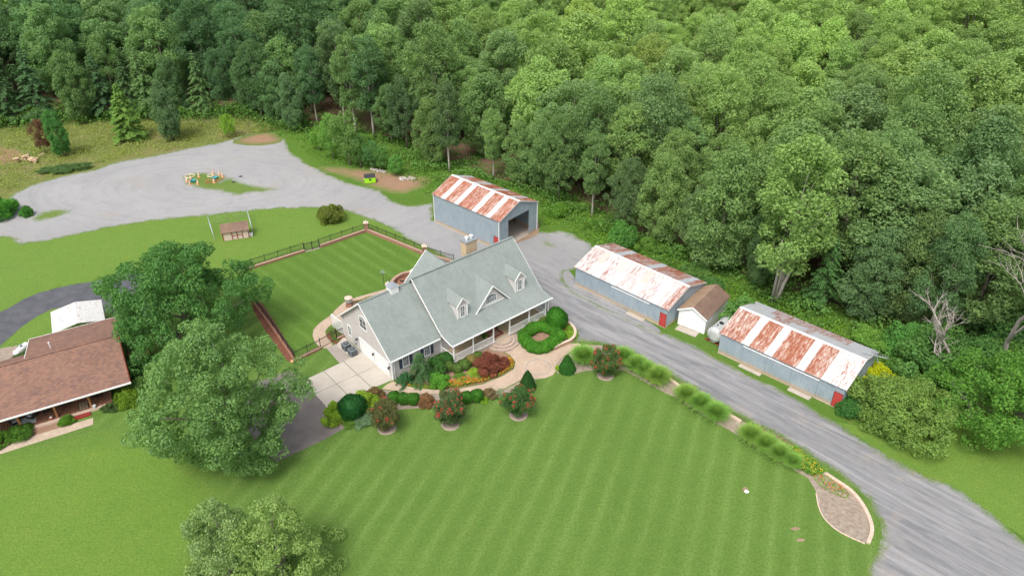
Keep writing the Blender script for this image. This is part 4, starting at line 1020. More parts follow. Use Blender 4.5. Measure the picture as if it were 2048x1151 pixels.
m_ = MB(); m_.cyl(1.4, 0, 2.08, 2.2, .25, .25, 14); m_.cyl(.75, .1, 2.08, 2.25, .08); m_.cyl(3.6, 0, 2.1, 2.5, .04); m_.build('hatch', M['black'], tk)
m_ = MB(); m_.box(-.1, 3.7, -.75, -.65, .12, .24); m_.box(-.1, 3.7, .65, .75, .12, .24)
for x in (.2, 3.3): m_.box(x-.06, x+.06, -1.1, 1.1, 0, .12)
m_.build('frame', M['redtrim'], tk)
m_ = MB(); m_.tube([(-.17, -.35, .62), (-.3, -.35, .5), (-.3, .2, .45)], .035, 6); m_.tube([(-.16, .4, 1.7), (-.25, .4, 1.2), (-.16, .4, .8)], .02, 6); m_.build('pipe', M['flue'], tk)
# small chimney-less lamp on shed 2 corner
lp = thing('yard_light', 'white dish shaped yard light at the back left roof corner of the patchy shed', 'light', G(1187, 497, 3.2)-Vector((0, 0, 0)))
m_ = MB(); m_.lathe([(.02, -.05), (.18, 0), (.2, .08), (.05, .14)], 12); m_.build('dish', M['whiteflat'], lp); m_ = MB(); m_.bar((0, 0, -.02), (.35, -.25, -.02), .05); m_.bar((0, 0, -3.2), (0, 0, 0), .09); m_.build('bracket', M['galv'], lp)

# ------------------------------------------------------------------ neighbour's brown roofed house
NO = Vector((-45.6655, 56.391, 0)); NA = R(29.5); NMx = Matrix.Translation(NO) @ Matrix.Rotation(NA, 4, 'Z')
nb_ = thing('brick_house', 'low brick house with brown shingle roof and covered deck at the left', 'house', NO, NA)
xl = -12.
m_ = MB(); m_.prism([(xl, 2.35, 0), (xl, 9.3, 0), (xl, 9.3, 2.45), (xl, 5.4, 4.25), (xl, 2.35, 2.75)], (7.0-xl-.25, 0, 0)); m_.build('wall', M['housebrick'], nb_)
m_ = MB(); m_.box(-1.3, 6.7, 9.3, 12.2, 0, 2.35); m_.build('rear_wall', M['housebrick'], nb_)
MB().slab([(xl, -.72, 2.42), (7.17, -.72, 2.42), (7.17, 5.4, 4.5), (xl, 5.4, 4.5)], .14).build('roof_slope', M['roofbrown'], nb_)
MB().slab([(xl, 5.402, 4.5), (7.17, 5.402, 4.5), (7.17, 9.6, 2.52), (xl, 9.6, 2.52)], .14).build('roof_slope', M['roofbrown'], nb_)
MB().slab([(-1.6, 5.9, 4.36), (7.15, 5.9, 4.36), (7.15, 12.55, 2.5), (-1.6, 12.55, 2.5)], .12).build('wing_roof', M['roofbrown'], nb_)
m_ = MB(); m_.bar((xl, 5.4, 4.53), (7.2, 5.4, 4.53), .3, .05); m_.build('ridge_cap', M['roofbrown'], nb_)
m_ = MB(); m_.bar((xl, -.79, 2.36), (7.25, -.79, 2.36), .12, .14); m_.build('gutter', M['white'], nb_)
m_ = MB(); m_.bar((7.22, -.72, 2.33), (7.22, 5.4, 4.4), .05, .16); m_.bar((7.22, 5.4, 4.4), (7.22, 12.5, 2.4), .05, .16); m_.build('rake_board', M['redtrim'], nb_)
m_ = MB(); m_.bar((-1.62, 5.9, 4.3), (-1.62, 12.6, 2.45), .05, .14); m_.bar((-1.6, 12.6, 2.42), (7.2, 12.6, 2.42), .08, .12); m_.build('rear_trim', M['white'], nb_)
m_ = MB(); m_.cyl(.75, 7.0, 4.0, 4.75, .06); m_.cyl(.75, 7, 4.75, 4.82, .10, .08); m_.build('vent_pipe', M['whiteflat'], nb_)
dk = MB(); 
for k in range(62): 
    x = xl+.3+k*.27
    if x < 4.9: MB().box(x, x+.255, -.1, 2.34, .22, .28).build('deck_board', M['deckwood'], nb_) if x > -5.2 else None
m_ = MB(); m_.box(xl, 4.95, -.12, 2.34, .0, .215); m_.build('deck_base', M['stonewall'], nb_)
m_ = MB(); m_.box(-2.6, 4.8, -.42, -.125, .0, .26); m_.build('stone_edge', M['cap'], nb_)
for x in (-6.3, -3.15, 0, 3.1):
    m_ = MB(); m_.box(x-.09, x+.09, -.10, .08, .29, 2.38); m_.build('post', M['cedar'], nb_)
m_ = MB(); m_.box(xl, 6.6, -.09, .07, 2.10, 2.28); m_.build('beam', M['cedar'], nb_)
m_ = MB(); m_.box(xl, 5.2, 2.26, 2.33, .3, 1.0); m_.build('porch_wall_base', M['cedar'], nb_)
window(nb_, (.9, 2.35, .5), (1, 0, 0), 1.6, 1.7, 2, 1, .1, out=(0, -1, 0)); window(nb_, (-3.2, 2.35, 1.0), (1, 0, 0), 1.2, 1.2, 2, 2, .1, out=(0, -1, 0))
m_ = MB(); m_.box(1.3, 2.9, -1.0, -.43, 0, .12); m_.build('step', M['redtrim'], nb_)
tag(sheet('neighbour_walk', [tuple((NMx @ Vector(p))[:2]) for p in ((-9, -2.72, 0), (2.95, -2.56, 0), (3.05, -1.45, 0), (-9, -1.38, 0))], .022, M['paver_walk'], .7, world=True))
sheet('planting_bed', [tuple((NMx @ Vector(p))[:2]) for p in ((-9, -1.42, 0), (1.2, -1.42, 0), (1.2, -.45, 0), (-9, -.15, 0))], .020, M['mulch'], .7, world=True)
def nthing(name, lab, cat, x, y, z=.285, rz=0, group=None): return thing(name, lab, cat, NMx @ Vector((x, y, z)), NA+rz, group)
def armchair(x, y, rz, lab, cush='cushion'):
    e = nthing('wicker_chair', lab, 'chair', x, y, rz=rz, group='wicker porch chairs')
    m_ = MB(); m_.box(-.42, .42, -.4, .38, .04, .30); m_.build('seat', M['wicker'], e, bevel=.03)
    m_ = MB(); m_.box(-.42, .42, .30, .44, .30, .85); m_.build('backrest', M['wicker'], e, bevel=.03)
    for sx in (-1, 1): m_ = MB(); m_.box(sx*.36-.07, sx*.36+.07, -.40, .30, .30, .58); m_.build('armrest', M['wicker'], e, bevel=.03)
    m_ = MB(); m_.box(-.28, .28, -.38, .28, .305, .44); m_.build('cushion', M[cush], e, bevel=.04)
    m_ = MB(); m_.box(-.26, .26, .18, .298, .44, .82); m_.build('back_cushion', M[cush], e, bevel=.04)
armchair(-3.75, 1.15, .4, 'wicker armchair with tan cushions at the far left of the brown roofed porch', 'cushion')
armchair(-2.2, 1.35, -.7, 'wicker armchair with pale blue cushions on the pale rug of the neighbour porch', 'cushion_blue')
e = nthing('side_table', 'round black side table between the two wicker armchairs', 'table', -2.95, 1.75)
m_ = MB(); m_.cyl(0, 0, .42, .46, .28, .28, 14); m_.build('tabletop', M['wicker'], e)
for k in range(3): m_ = MB(); a = k*2.1; m_.tube([(.22*math.cos(a), .22*math.sin(a), 0), (.15*math.cos(a), .15*math.sin(a), .42)], .02, 5); m_.build('leg', M['wicker'], e)
def lounge(x, y, rz, lab):
    e = nthing('porch_chair', lab, 'chair', x, y, rz=rz, group='dark porch chairs')
    m_ = MB(); m_.box(-.3, .3, -.3, .3, .36, .42); m_.build('seat', M['wicker'], e, bevel=.01)
    m_ = MB(); m_.prism([(-.3, .28, .42), (.3, .28, .42), (.3, .48, 1.0), (-.3, .48, 1.0)], (0, .05, 0)); m_.build('backrest', M['wicker'], e)
    for sx in (-1, 1):
        for sy in (-1, 1): m_ = MB(); m_.bar((sx*.27, sy*.27, 0), (sx*.27, sy*.27, .36), .045); m_.build('leg', M['wicker'], e)
        m_ = MB(); m_.bar((sx*.32, -.3, .62), (sx*.32, .38, .62), .06, .03); m_.build('armrest', M['wicker'], e)
lounge(-.9, 1.2, .3, 'dark porch chair left of the middle cedar post'); lounge(.55, 1.65, -.4, 'dark porch chair right of the middle cedar post')
lounge(3.75, 1.2, .9, 'dark porch chair at the right end of the neighbour porch')
e = nthing('table', 'dark rectangular porch table beside the checked door mat', 'table', .9, 1.3)
m_ = MB(); m_.box(-.4, .4, -.25, .25, .5, .54); m_.build('tabletop', M['wicker'], e)
for sx in (-1, 1):
    for sy in (-1, 1): m_ = MB(); m_.bar((sx*.35, sy*.2, 0), (sx*.35, sy*.2, .5), .04); m_.build('leg', M['wicker'], e)
e = nthing('bench', 'red brown wooden bench at the right end of the neighbour porch', 'bench', 4.2, 1.9)
m_ = MB(); m_.box(-.7, .7, -.25, .25, .4, .45); m_.build('seat', M['deckwood'], e); m_ = MB(); m_.box(-.7, .7, .25, .3, .45, .9); m_.build('backrest', M['deckwood'], e)
for sx in (-1, 1): m_ = MB(); m_.box(sx*.6-.04, sx*.6+.04, -.22, .22, 0, .4); m_.build('leg', M['deckwood'], e)
def nmat(name, pts, z, mat, lab, cat):
    m_ = MB(); m_.box(pts[0], pts[1], pts[2], pts[3], z, z+.015); o = m_.build(name, mat, None); o.matrix_world = NMx; tag(o, lab, cat); return o
nmat('rug', (-4.1, -1.9, .3, 1.6), .283, M['cushion_blue'], 'pale blue rug under the wicker armchairs', 'rug')
mm = nmat('door_mat', (1.9, 2.85, .0, 1.4), .283, M['black'], 'black and tan checked mat at the neighbour porch step', 'mat')
for i in range(3):
    for j in range(4): MB().box(1.97+i*.29, 1.97+i*.29+.23, .07+j*.33, .07+j*.33+.26, .300, .304).build('mat_square', M['deck'], mm)
e = nthing('cushion_box', 'small red and white pot at the foot of the middle cedar post', 'pot', -.55, .0); m_ = MB(); m_.lathe([(.12, 0), (.18, .26), (.15, .26), (.0, .2)], 10); m_.build('pot', M['barrier'], e); m_ = MB(); m_.lathe([(.16, .24), (.1, .34), (.0, .38)], 8); m_.build('filling', M['whiteflat'], e)
e = nthing('white_pot', 'white pot at the foot of the right cedar post', 'pot', 3.35, -.25, .27); m_ = MB(); m_.lathe([(.13, 0), (.2, .3), (.17, .3), (.0, .24)], 10); m_.build('pot', M['whiteflat'], e)
# carport behind
cp = thing('carport', 'white metal carport roof with grey stains behind the brown roofed house', 'carport', NMx @ Vector((0, 0, 0)), NA)
SW = simple('stained_white_metal', (.74, .74, .72), (.70, .70, .68), .7, .5)
ribm = ribbed(.86, 2.75, 3, .02, 'roof_sheet', M['sheet'], 'y')
for i in range(5):
    for sg, (x, z, rt0) in enumerate(((.65, 2.35, 0), )):
        pass
cpm = ribbed(.9, 5.6/2, 3, .02, 'roof_sheet', M['sheet'], 'y'); sl_ = math.atan2(.55, 2.75)
for i in range(5):
    yb = 12.75+i*.98
    mA = ribbed(.975, 2.8, 3, .02, 'roof_sheet', M['sheet'], 'y')
    link('roof_sheet', mA, cp, loc=(.6, yb+.975, 2.3), rot=(0, -sl_, -math.pi/2), color=(.74, .74, .73, .10)) if False else None
    m_ = MB(); m_.slab([(.6, yb, 2.3), (3.3, yb, 2.85), (3.3, yb+.97, 2.85), (.6, yb+.97, 2.3)], .03)
    for k in range(3): y = yb+.1+k*.32; m_.slab([(.6, y, 2.33), (3.3, y, 2.88), (3.3, y+.06, 2.88), (.6, y+.06, 2.33)], .03)
    m_.build('roof_sheet', M['sheet'], cp, color=(.60, .60, .585, .36))
    m_ = MB(); m_.slab([(3.302, yb, 2.85), (6.0, yb, 2.3), (6.0, yb+.97, 2.3), (3.302, yb+.97, 2.85)], .03)
    for k in range(3): y = yb+.1+k*.32; m_.slab([(3.302, y, 2.88), (6.0, y, 2.33), (6.0, y+.06, 2.33), (3.302, y+.06, 2.88)], .03)
    m_.build('roof_sheet', M['sheet'], cp, color=(.60, .60, .585, .36))
for x in (.7, 5.9):
    for y in (12.9, 17.4): m_ = MB(); m_.bar((x, y, 0), (x, y, 2.28), .09); m_.build('post', M['white_metal'], cp)
# deck stairs right of the brown house
ds_ = thing('deck_stairs', 'dark wooden deck stairs between the brown roofed house and the big maple', 'stairs', NMx @ Vector((7.4, 5.2, 0)), NA)
for k in range(5): MB().box(.05, 1.1, -.3-k*.28, -.05-k*.28, 1.0-k*.2, 1.05-k*.2).build('tread', M['deckwood'], ds_)
MB().box(0, 2.2, 0, 1.6, .98, 1.05).build('landing', M['deckwood'], ds_)
m_ = MB()
for x in (0, 1.12): m_.bar((x, -1.5, .15), (x, 0, 1.05), .06, .2); m_.bar((x, -1.5, 1.1), (x, 0, 2.0), .07)
m_.bar((2.2, 0, 2.0), (2.2, 1.6, 2.0), .07); m_.bar((0, 1.6, 2.0), (2.2, 1.6, 2.0), .07)
for p in ((0, 0), (1.12, 0), (2.2, 0), (2.2, 1.6), (0, 1.6)): m_.bar((p[0], p[1], 0), (p[0], p[1], 2.0), .09)
for k in range(14): m_.bar((2.2, .1+k*.11, 1.1), (2.2, .1+k*.11, 1.95), .03); m_.bar((.1+k*.15, 1.6, 1.1), (.1+k*.15, 1.6, 1.95), .03)
m_.build('railing', M['black'], ds_)
# white propane tank
def ptank(loc, rz, L, r, lab):
    e = thing('propane_tank', lab, 'tank', loc, rz); m_ = MB(); n = 16; vs = []; pf = [(-L/2-.22*r/.4, .08), (-L/2-.1, r*.8), (-L/2+.05, r), (L/2-.05, r), (L/2+.1, r*.8), (L/2+.22*r/.4, .08)]
    for x, q_ in pf: vs += [(x, q_*math.cos(2*math.pi*k/n), r+.15+q_*math.sin(2*math.pi*k/n)) for k in range(n)]
    m_.add(vs, [(i*n+k, i*n+(k+1) % n, (i+1)*n+(k+1) % n, (i+1)*n+k) for i in range(5) for k in range(n)]+[tuple(range(n)), tuple(5*n+k for k in range(n))]); m_.build('vessel', M['whiteflat'], e)
    m_ = MB(); m_.lathe([(.16, 2*r+.12), (.16, 2*r+.3), (.1, 2*r+.36), (0, 2*r+.38)], 12); m_.build('valve_cover', M['flue'], e)
    for x in (-L*.3, L*.3): m_ = MB(); m_.box(x-.06, x+.06, -r*.7, r*.7, 0, .25); m_.build('leg', M['flue'], e)
ptank(G(47, 706), R(80), 1.7, .42, 'white propane tank beside the neighbour house and gravel bed')
sheet('stone_bed', [(-20, 700), (40, 690), (60, 705), (40, 722), (-20, 738)], .026, M['mulch_pale'], .8)

# ------------------------------------------------------------------ back yard fence, pillars and low walls
def pillar(P, h, lab, top=True, rz=.0):
    e = thing('brick_pillar', lab, 'pillar', P, rz); m_ = MB(); m_.box(-.27, .27, -.27, .27, 0, h); m_.build('shaft', M['brick'], e)
    m_ = MB(); m_.add([(-.36, -.36, h), (.36, -.36, h), (.36, .36, h), (-.36, .36, h), (-.36, -.36, h+.08), (.36, -.36, h+.08), (.36, .36, h+.08), (-.36, .36, h+.08), (-.1, -.1, h+.17), (.1, -.1, h+.17), (.1, .1, h+.17), (-.1, .1, h+.17)],
                      [(3,2,1,0), (0,1,5,4), (1,2,6,5), (2,3,7,6), (3,0,4,7), (4,5,9,8), (5,6,10,9), (6,7,11,10), (7,4,8,11), (8,9,10,11)]); m_.build('cap', M['cap'], e)
    if top: m_ = MB(); m_.lathe([(.03, h+.17), (.10, h+.25), (.10, h+.36), (.0, h+.42)], 10); m_.build('finial_light', M['whiteflat'], e)
M['coping'] = simple('coping_stone', (.40, .26, .19), (.32, .20, .15), 3, .9)
def lowwall(pts, h, lab, closed=False, mat='brick', w=.3, seg=.8, cop='coping'):
    "brick wall following pts with coping stones of its own"
    e = thing('low_brick_wall', lab, 'wall', pts[0]); O_ = Vector(pts[0]); m_ = MB()
    for a, b_ in zip(pts[:-1], pts[1:]):
        a = Vector(a)-O_; b_ = Vector(b_)-O_; m_.bar(a+Vector((0, 0, h/2)), b_+Vector((0, 0, h/2)), w, h)
        n = max(1, round((b_-a).length/seg))
        for k in range(n):
            p = a.lerp(b_, (k+.02)/n); q_ = a.lerp(b_, (k+.98)/n); c = MB(); dz = random.uniform(0, .01); c.bar(p+Vector((0, 0, h+.03+dz)), q_+Vector((0, 0, h+.03+dz)), w+.05, .06); c.build('coping_stone', M[cop], e)
    m_.build('wall_body', M[mat], e); return e
def fence(pts, h, lab, z0=.3, post=1.9, gate=None, stepz=0.):
    e = thing('iron_fence', lab, 'fence', pts[0]); O_ = Vector(pts[0]); pk = MB()
    for a, b_ in zip(pts[:-1], pts[1:]):
        a = Vector(a)-O_; b_ = Vector(b_)-O_; L = (b_-a).length; n = max(1, round(L/post))
        for k in range(n+1):
            c = a.lerp(b_, k/n); m_ = MB(); m_.bar((c.x, c.y, 0), (c.x, c.y, h+.12), .055); m_.bar((c.x, c.y, h+.12), (c.x, c.y, h+.16), .08); m_.build('post', M['black'], e)
        for zz in (z0+.08, h-.14, h):
            for k in range(n): m_ = MB(); p = a.lerp(b_, k/n); q_ = a.lerp(b_, (k+1)/n); m_.bar((p.x, p.y, zz), (q_.x, q_.y, zz), .03, .035); m_.build('rail', M['black'], e)
        k = int(L/.13)
        for i in range(k): c = a.lerp(b_, (i+.5)/k); pk.bar((c.x, c.y, z0+.08), (c.x, c.y, h), .014)
    o = pk.build('picket', M['black'], e); o['kind'] = 'stuff'
P_c1 = Vector((-21.06, 95.9, 0)); P_c2 = Vector((-11.97, 89.1, 0)); P_g1 = G(*(480+820/5.12, 430+335/5.12)); P_g0 = G(480+665/5.12, 430+375/5.12); P_w = G(480-60/5.12+10, 430+590/5.12)
P_far = G(905, 527)
off = Vector((-.15, .25, 0))
lowwall([P_w, P_g0], .28, 'low brick wall under the back fence, left of the black gate'); lowwall([P_g1, P_c1], .38, 'low brick wall under the back fence, between black gate and corner pillar')
lowwall([P_c1, P_c2], .42, 'low stepped brick wall between the two tall pillars along the gravel drive'); lowwall([P_c2, P_far], .4, 'short low brick wall right of the second tall pillar')
pillar(P_c1, 1.45, 'brick pillar at the far corner of the fenced back lawn', rz=.2); pillar(P_c2, 1.45, 'brick pillar on the drive side of the back fence, near the roof tip', rz=.2)
fence([P_w+off, P_g0+off], 1.25, 'black iron fence left of the gate along the back lawn'); fence([P_g1+off, P_c1+Vector((-.3, -.0, 0))], 1.25, 'black iron fence between the gate and the far corner pillar')
fence([P_c1+Vector((.3, .1, 0)), P_c2+Vector((-.1, .35, 0))], 1.25, 'black iron fence between the two tall brick pillars'); fence([P_c2+Vector((.4, .05, 0)), P_far+Vector((.2, .1, 0))], 1.25, 'black iron fence right of the second pillar, ending behind the house')
g_ = thing('iron_gate', 'black iron double gate in the back fence', 'gate', P_g0); d = P_g1-P_g0
for k in range(2):
    a = d*(k/2+.01); b_ = d*(k/2+.49); m_ = MB()
    for c in (a, b_): m_.bar((c.x, c.y, .02), (c.x, c.y, 1.35), .07)
    for zz in (.12, 1.1, 1.25): m_.bar((a.x, a.y, zz), (b_.x, b_.y, zz), .04)
    for i in range(1, 7): c = a.lerp(b_, i/7); m_.bar((c.x, c.y, .12), (c.x, c.y, 1.25), .016)
    m_.build('gate_leaf', M['black'], g_)
MB().bar((0, 0, .04), (d.x, d.y, .04), .35, .07).build('sill', M['concrete2'], g_)
# left side of the yard: pillar, wall and fence running down to the gate by the garage
P_l0 = G(508, 606); P_l1 = G(548, 660); P_l2 = G(590, 722); P_l3 = G(642, 697); P_l4 = G(674, 679); P_l5 = G(700, 668)
pillar(P_l0, 1.2, 'brick pillar beside the big maple at the left edge of the back lawn', False, .3)
lowwall([P_l0, P_l1, P_l2], .35, 'dark brick wall down the left side of the back lawn, beside the maples', cop='brick', w=.25); fence([P_l0+off, P_l1+off, P_l2+off], 1.35, 'black iron fence down the left side of the back lawn, under the maple')
lowwall([P_l2, P_l3], .25, 'low brick wall under the fence between the maple and the paved walk'); fence([P_l2, P_l3], 1.3, 'black iron fence between the maple and the paved walk gate')
fence([P_l3, P_l4], 1.35, 'black iron gate across the paved walk beside the garage', z0=.05, post=2.); lowwall([P_l4, P_l5], .25, 'short low brick wall beside the garage corner'); fence([P_l4, P_l5], 1.3, 'short black iron fence ending at the garage corner')
pk_ = thing('pumpkin', 'small orange pumpkin at the end of the low brick wall', 'pumpkin', G(586, 724)); m_ = MB(); m_.lathe([(.02, .0), (.2, .05), (.27, .18), (.2, .3), (.03, .32)], 14); m_.build('rind', M['cone'], pk_, smooth=True); m_ = MB(); m_.cyl(0, 0, .3, .42, .03); m_.build('stalk', M['bark'], pk_)
# raised ring wall by the hedge
def arc(P): 
    Q = [G(*p) for p in P]
    for _ in range(2): Q = [Q[0]]+[x for a, b_ in zip(Q[:-1], Q[1:]) for x in (a.lerp(b_, .25), a.lerp(b_, .75))]+[Q[-1]]
    return Q
lowwall(arc([(1128, 646), (1142, 652), (1152, 667), (1146, 683), (1126, 691), (1108, 700)]), .42, 'curved stone wall round the planting bed at the right end of the porch', mat='stonewall', w=.25, seg=.5, cop='cap')
# fire pit patio: curved seat wall with two pillars
lowwall(arc([(781, 578), (789, 566), (803, 557), (818, 553), (828, 553)]), .75, 'curved brick seat wall around the fire pit', mat='brick', w=.35, seg=.5)
pillar(G(778, 583), 1.15, 'brick pillar at the left end of the fire pit seat wall'); pillar(G(826, 558), 1.15, 'brick pillar at the right end of the fire pit seat wall')
fpit = thing('fire_pit', 'round brick fire pit in the middle of the patio', 'fire pit', G(805, 565)); m_ = MB(); m_.lathe([(.6, 0), (.6, .3), (.35, .3), (.35, .05), (.01, .05)], 20); m_.build('ring', M['brick'], fpit); m_ = MB(); m_.lathe([(.34, .06), (.33, .12), (.01, .14)], 16); m_.build('ash_bed', M['black'], fpit)
gp = thing('kettle_grill', 'round grey covered grill standing on a brick base beside the loop path', 'grill', G(699, 612)); m_ = MB(); m_.box(-.35, .35, -.35, .35, 0, .5); m_.build('base', M['brick'], gp); m_ = MB(); m_.lathe([(.2, .5), (.42, .7), (.46, .95), (.40, 1.2)], 16); m_.build('bowl', M['flue'], gp); m_ = MB(); m_.lathe([(.5, 1.2), (.5, 1.28), (.1, 1.42), (0, 1.43)], 12); m_.build('lid', M['cap'], gp)
fan = thing('weather_vane', 'small metal garden spinner on a pole behind the roof vent', 'garden ornament', G(768, 570)); m_ = MB(); m_.cyl(0, 0, 0, 1.9, .03); m_.build('pole', M['iron'], fan)
m_ = MB()
for k in range(6): a = k*1.047; m_.bar((0, 0, 1.9), (.35*math.cos(a), .1, 1.9+.35*math.sin(a)), .12, .02)
m_.build('vane', M['flue'], fan)
# trellis screen behind the garage corner
tr_ = thing('trellis', 'white lattice trellis at the rear corner of the garage', 'trellis', HW(.0, 10.6), HANG+R(93)); m_ = MB()
m_.bar((0, 0, 0), (0, 0, 1.9), .08); m_.bar((2.2, 0, 0), (2.2, 0, 1.9), .08); m_.bar((0, 0, 1.9), (2.2, 0, 1.9), .08); m_.bar((0, 0, .1), (2.2, 0, .1), .06); m_.build('frame', M['white'], tr_); m_ = MB()
for k in range(1, 12): m_.bar((k*.18, 0, .1), (k*.18, 0, 1.9), .025)
for k in range(1, 9): m_.bar((0, .02, .1+k*.2), (2.2, .02, .1+k*.2), .025)
m_.build('lattice', M['white'], tr_)

# edging stones beside the drive
def edging(px, lab, w=.32, h=.22, seg=.62):
    P = resample(smooth_path([G(*p) for p in px]), seg, closed=False)
    e = thing('stone_edging', lab, 'garden edging', P[0])
    for a, b_ in zip(P[:-1], P[1:]):
        p = (a-P[0]).lerp(b_-P[0], .03); q_ = (a-P[0]).lerp(b_-P[0], .97); m_ = MB(); m_.bar(p+Vector((0, 0, h/2)), q_+Vector((0, 0, h/2)), w, h*random.uniform(.9, 1.1)); m_.build('block', M['cap'], e)
def smooth_path(Q):
    for _ in range(2): Q = [Q[0]]+[x for a, b_ in zip(Q[:-1], Q[1:]) for x in (a.lerp(b_, .25), a.lerp(b_, .75))]+[Q[-1]]
    return Q
edging([(1646, 945), (1672, 962), (1700, 980), (1722, 1005), (1738, 1035), (1745, 1062), (1735, 1088)], 'curved tan stone edging round the gravel end of the long flower bed')
edging([(1632, 985), (1637, 1015), (1650, 1040), (1680, 1065), (1733, 1088)], 'flat stone edging on the lawn side of the gravel flower bed end', .1, .06)
edging([(1334, 757), (1352, 768), (1360, 775)], 'short tan stone edging between the first two rows of ornamental grass'); edging([(1448, 826), (1470, 837), (1482, 845)], 'short tan stone edging between the second and third rows of ornamental grass')

# ------------------------------------------------------------------ kennel, dumpster, cones and odds and ends
kn = thing('garden_shed', 'small pale pink shed with brown roof and red trimmed double door inside the kennel run', 'shed', (-40.86, 93.01, 0), R(18))
m_ = MB(); m_.prism([(0, 0, .05), (0, 1.8, .05), (0, 1.8, 1.6), (0, 1.2, 2.1), (0, 0, 1.45)], (3.5, 0, 0)); m_.build('wall', M['pinkwall'], kn)
MB().slab([(-.15, -.25, 1.40), (3.65, -.25, 1.40), (3.65, 1.2, 2.18), (-.15, 1.2, 2.18)], .06).build('roof_slope', M['roofold'], kn)
MB().slab([(-.15, 1.202, 2.18), (3.65, 1.202, 2.18), (3.65, 2.05, 1.62), (-.15, 2.05, 1.62)], .06).build('roof_slope', M['rooftan'], kn)
for (x0_, x1_, z0_, z1_) in ((1.19, 1.31, .1, 1.36), (1.89, 2.01, .1, 1.36), (2.59, 2.71, .1, 1.36), (1.315, 1.885, 1.24, 1.35), (2.015, 2.585, 1.24, 1.35), (1.315, 1.885, .62, .70), (2.015, 2.585, .62, .70), (-.02, .08, .06, 1.38), (3.42, 3.52, .06, 1.38)):
    MB().box(x0_, x1_, -.03, -.002, z0_, z1_).build('door_trim', M['redtrim'], kn)
kf = thing('kennel_fence', 'galvanised chain link kennel run around the small pink shed', 'fence', (0, 0, 0))
KP = [Vector((-42.3, 93.3, 0)), Vector((-44.2, 97.3, 0)), Vector((-42.3, 99.8, 0)), Vector((-39.9, 100.6, 0)), Vector((-37.4, 95.4, 0))]
KP = [Vector((-42.2, 93.2, 0)), Vector((-44.4, 97.6, 0)), Vector((-42.2, 99.0, 0)), Vector((-39.6, 100.4, 0)), Vector((-37.3, 95.2, 0))]
for p in KP: m_ = MB(); m_.tube([p, p+Vector((0, 0, 1.75))], .035, 6); m_.build('post', M['galv'], kf)
for a, b_ in zip(KP[:-1], KP[1:]):
    m_ = MB(); m_.tube([a+Vector((0, 0, 1.72)), b_+Vector((0, 0, 1.72))], .025, 6); m_.build('top_rail', M['galv'], kf)
    m_ = MB(); L = (b_-a).length; n = int(L/.22); hh = 1.7
    for k in range(n):
        p = a.lerp(b_, k/n); q_ = a.lerp(b_, min(1, k/n+hh/L)); m_.bar(p+Vector((0, 0, .03)), q_+Vector((0, 0, .03+hh*min(1, (1-k/n)*L/hh))), .006)
        m_.bar(q_+Vector((0, 0, .03)), p+Vector((0, 0, .03+hh*min(1, (1-k/n)*L/hh))), .006)
    o = m_.build('mesh_panel', M['galv'], kf)
wb = thing('cooler_box', 'white box beside the right end of the kennel run', 'box', (-37.6, 94.6, 0), R(15)); MB().box(-.4, .4, -.25, .25, 0, .35).build('body', M['whiteflat'], wb, bevel=.02); MB().box(-.42, .42, -.27, .27, .352, .42).build('lid', M['whiteflat'], wb, bevel=.02)
du = thing('dumpster', 'lime green dumpster with a black lid standing on the grass beside the gravel lot', 'dumpster', (-24.0, 112.15, 0), R(12))
m_ = MB(); m_.prism([(0, -.08, .12), (1.75, -.08, .12), (1.75, 0, 1.0), (0, 0, 1.0)], (0, 1.1, 0)); m_.build('body', M['lime'], du)
m_ = MB(); m_.prism([(-.03, -.05, 1.0), (-.03, 1.1, 1.0), (-.03, 1.1, 1.28), (-.03, .0, 1.04)], (1.81, 0, 0)); m_.build('lid', M['iron'], du)
m_ = MB(); m_.box(-.1, -.002, .2, .8, .55, .7); m_.box(1.752, 1.85, .2, .8, .55, .7); m_.build('lift_pocket', M['lime'], du)
m_ = MB(); m_.box(.72, 1.06, -.10, -.075, .55, .90); m_.build('emblem_plate', M['black'], du)
m_ = MB()
for a in (0, 1, 2): m_.bar((.80+.09*a, -.112, .62+.07*a), (.80+.09*a, -.112, .80), .045, .012)
m_.build('emblem_bars', M['lime'], du); m_ = MB(); m_.cyl(.1, .1, 0, .12, .07); m_.cyl(1.6, .9, 0, .12, .07); m_.cyl(.1, .9, 0, .12, .07); m_.cyl(1.6, .1, 0, .12, .07); m_.build('wheel', M['tyre'], du)
I3 = lambda x, y: G(340+x/7.672, 330+y/7.672)
cones = [((447, 185), 'traffic cone standing alone at the upper left of the grassy island', 0), ((325, 225), 'traffic cone in front of the white ring', .1), ((262, 262), 'leaning traffic cone at the far left of the island', .3), ((308, 300), 'traffic cone left of the round teal tub', 0), ((428, 298), 'traffic cone right of the round teal tub', .08),
         ((663, 148), 'pale traffic cone above the small white ring', 0), ((762, 158), 'traffic cone second from the right in the far row', .05), ((812, 182), 'orange traffic cone at the far right of the far row', .05), ((680, 272), 'yellowish traffic cone in front of the red frame', 0)]
cbase = MB(); cbase.box(-.2, .2, -.2, .2, 0, .04)
cb = MB(); cb.lathe([(.17, .04), (.125, .28), (.085, .50), (.035, .78), (.0, .79)], 12); cband = MB(); cband.lathe([(.128, .30), (.092, .50)], 12); cband.lathe([(.076, .57), (.058, .68)], 12)
m1, m2, m3 = cbase.mesh('cone_base', M['cone']), cb.mesh('cone_body', M['cone'], True), cband.mesh('cone_band', M['conew'], True)
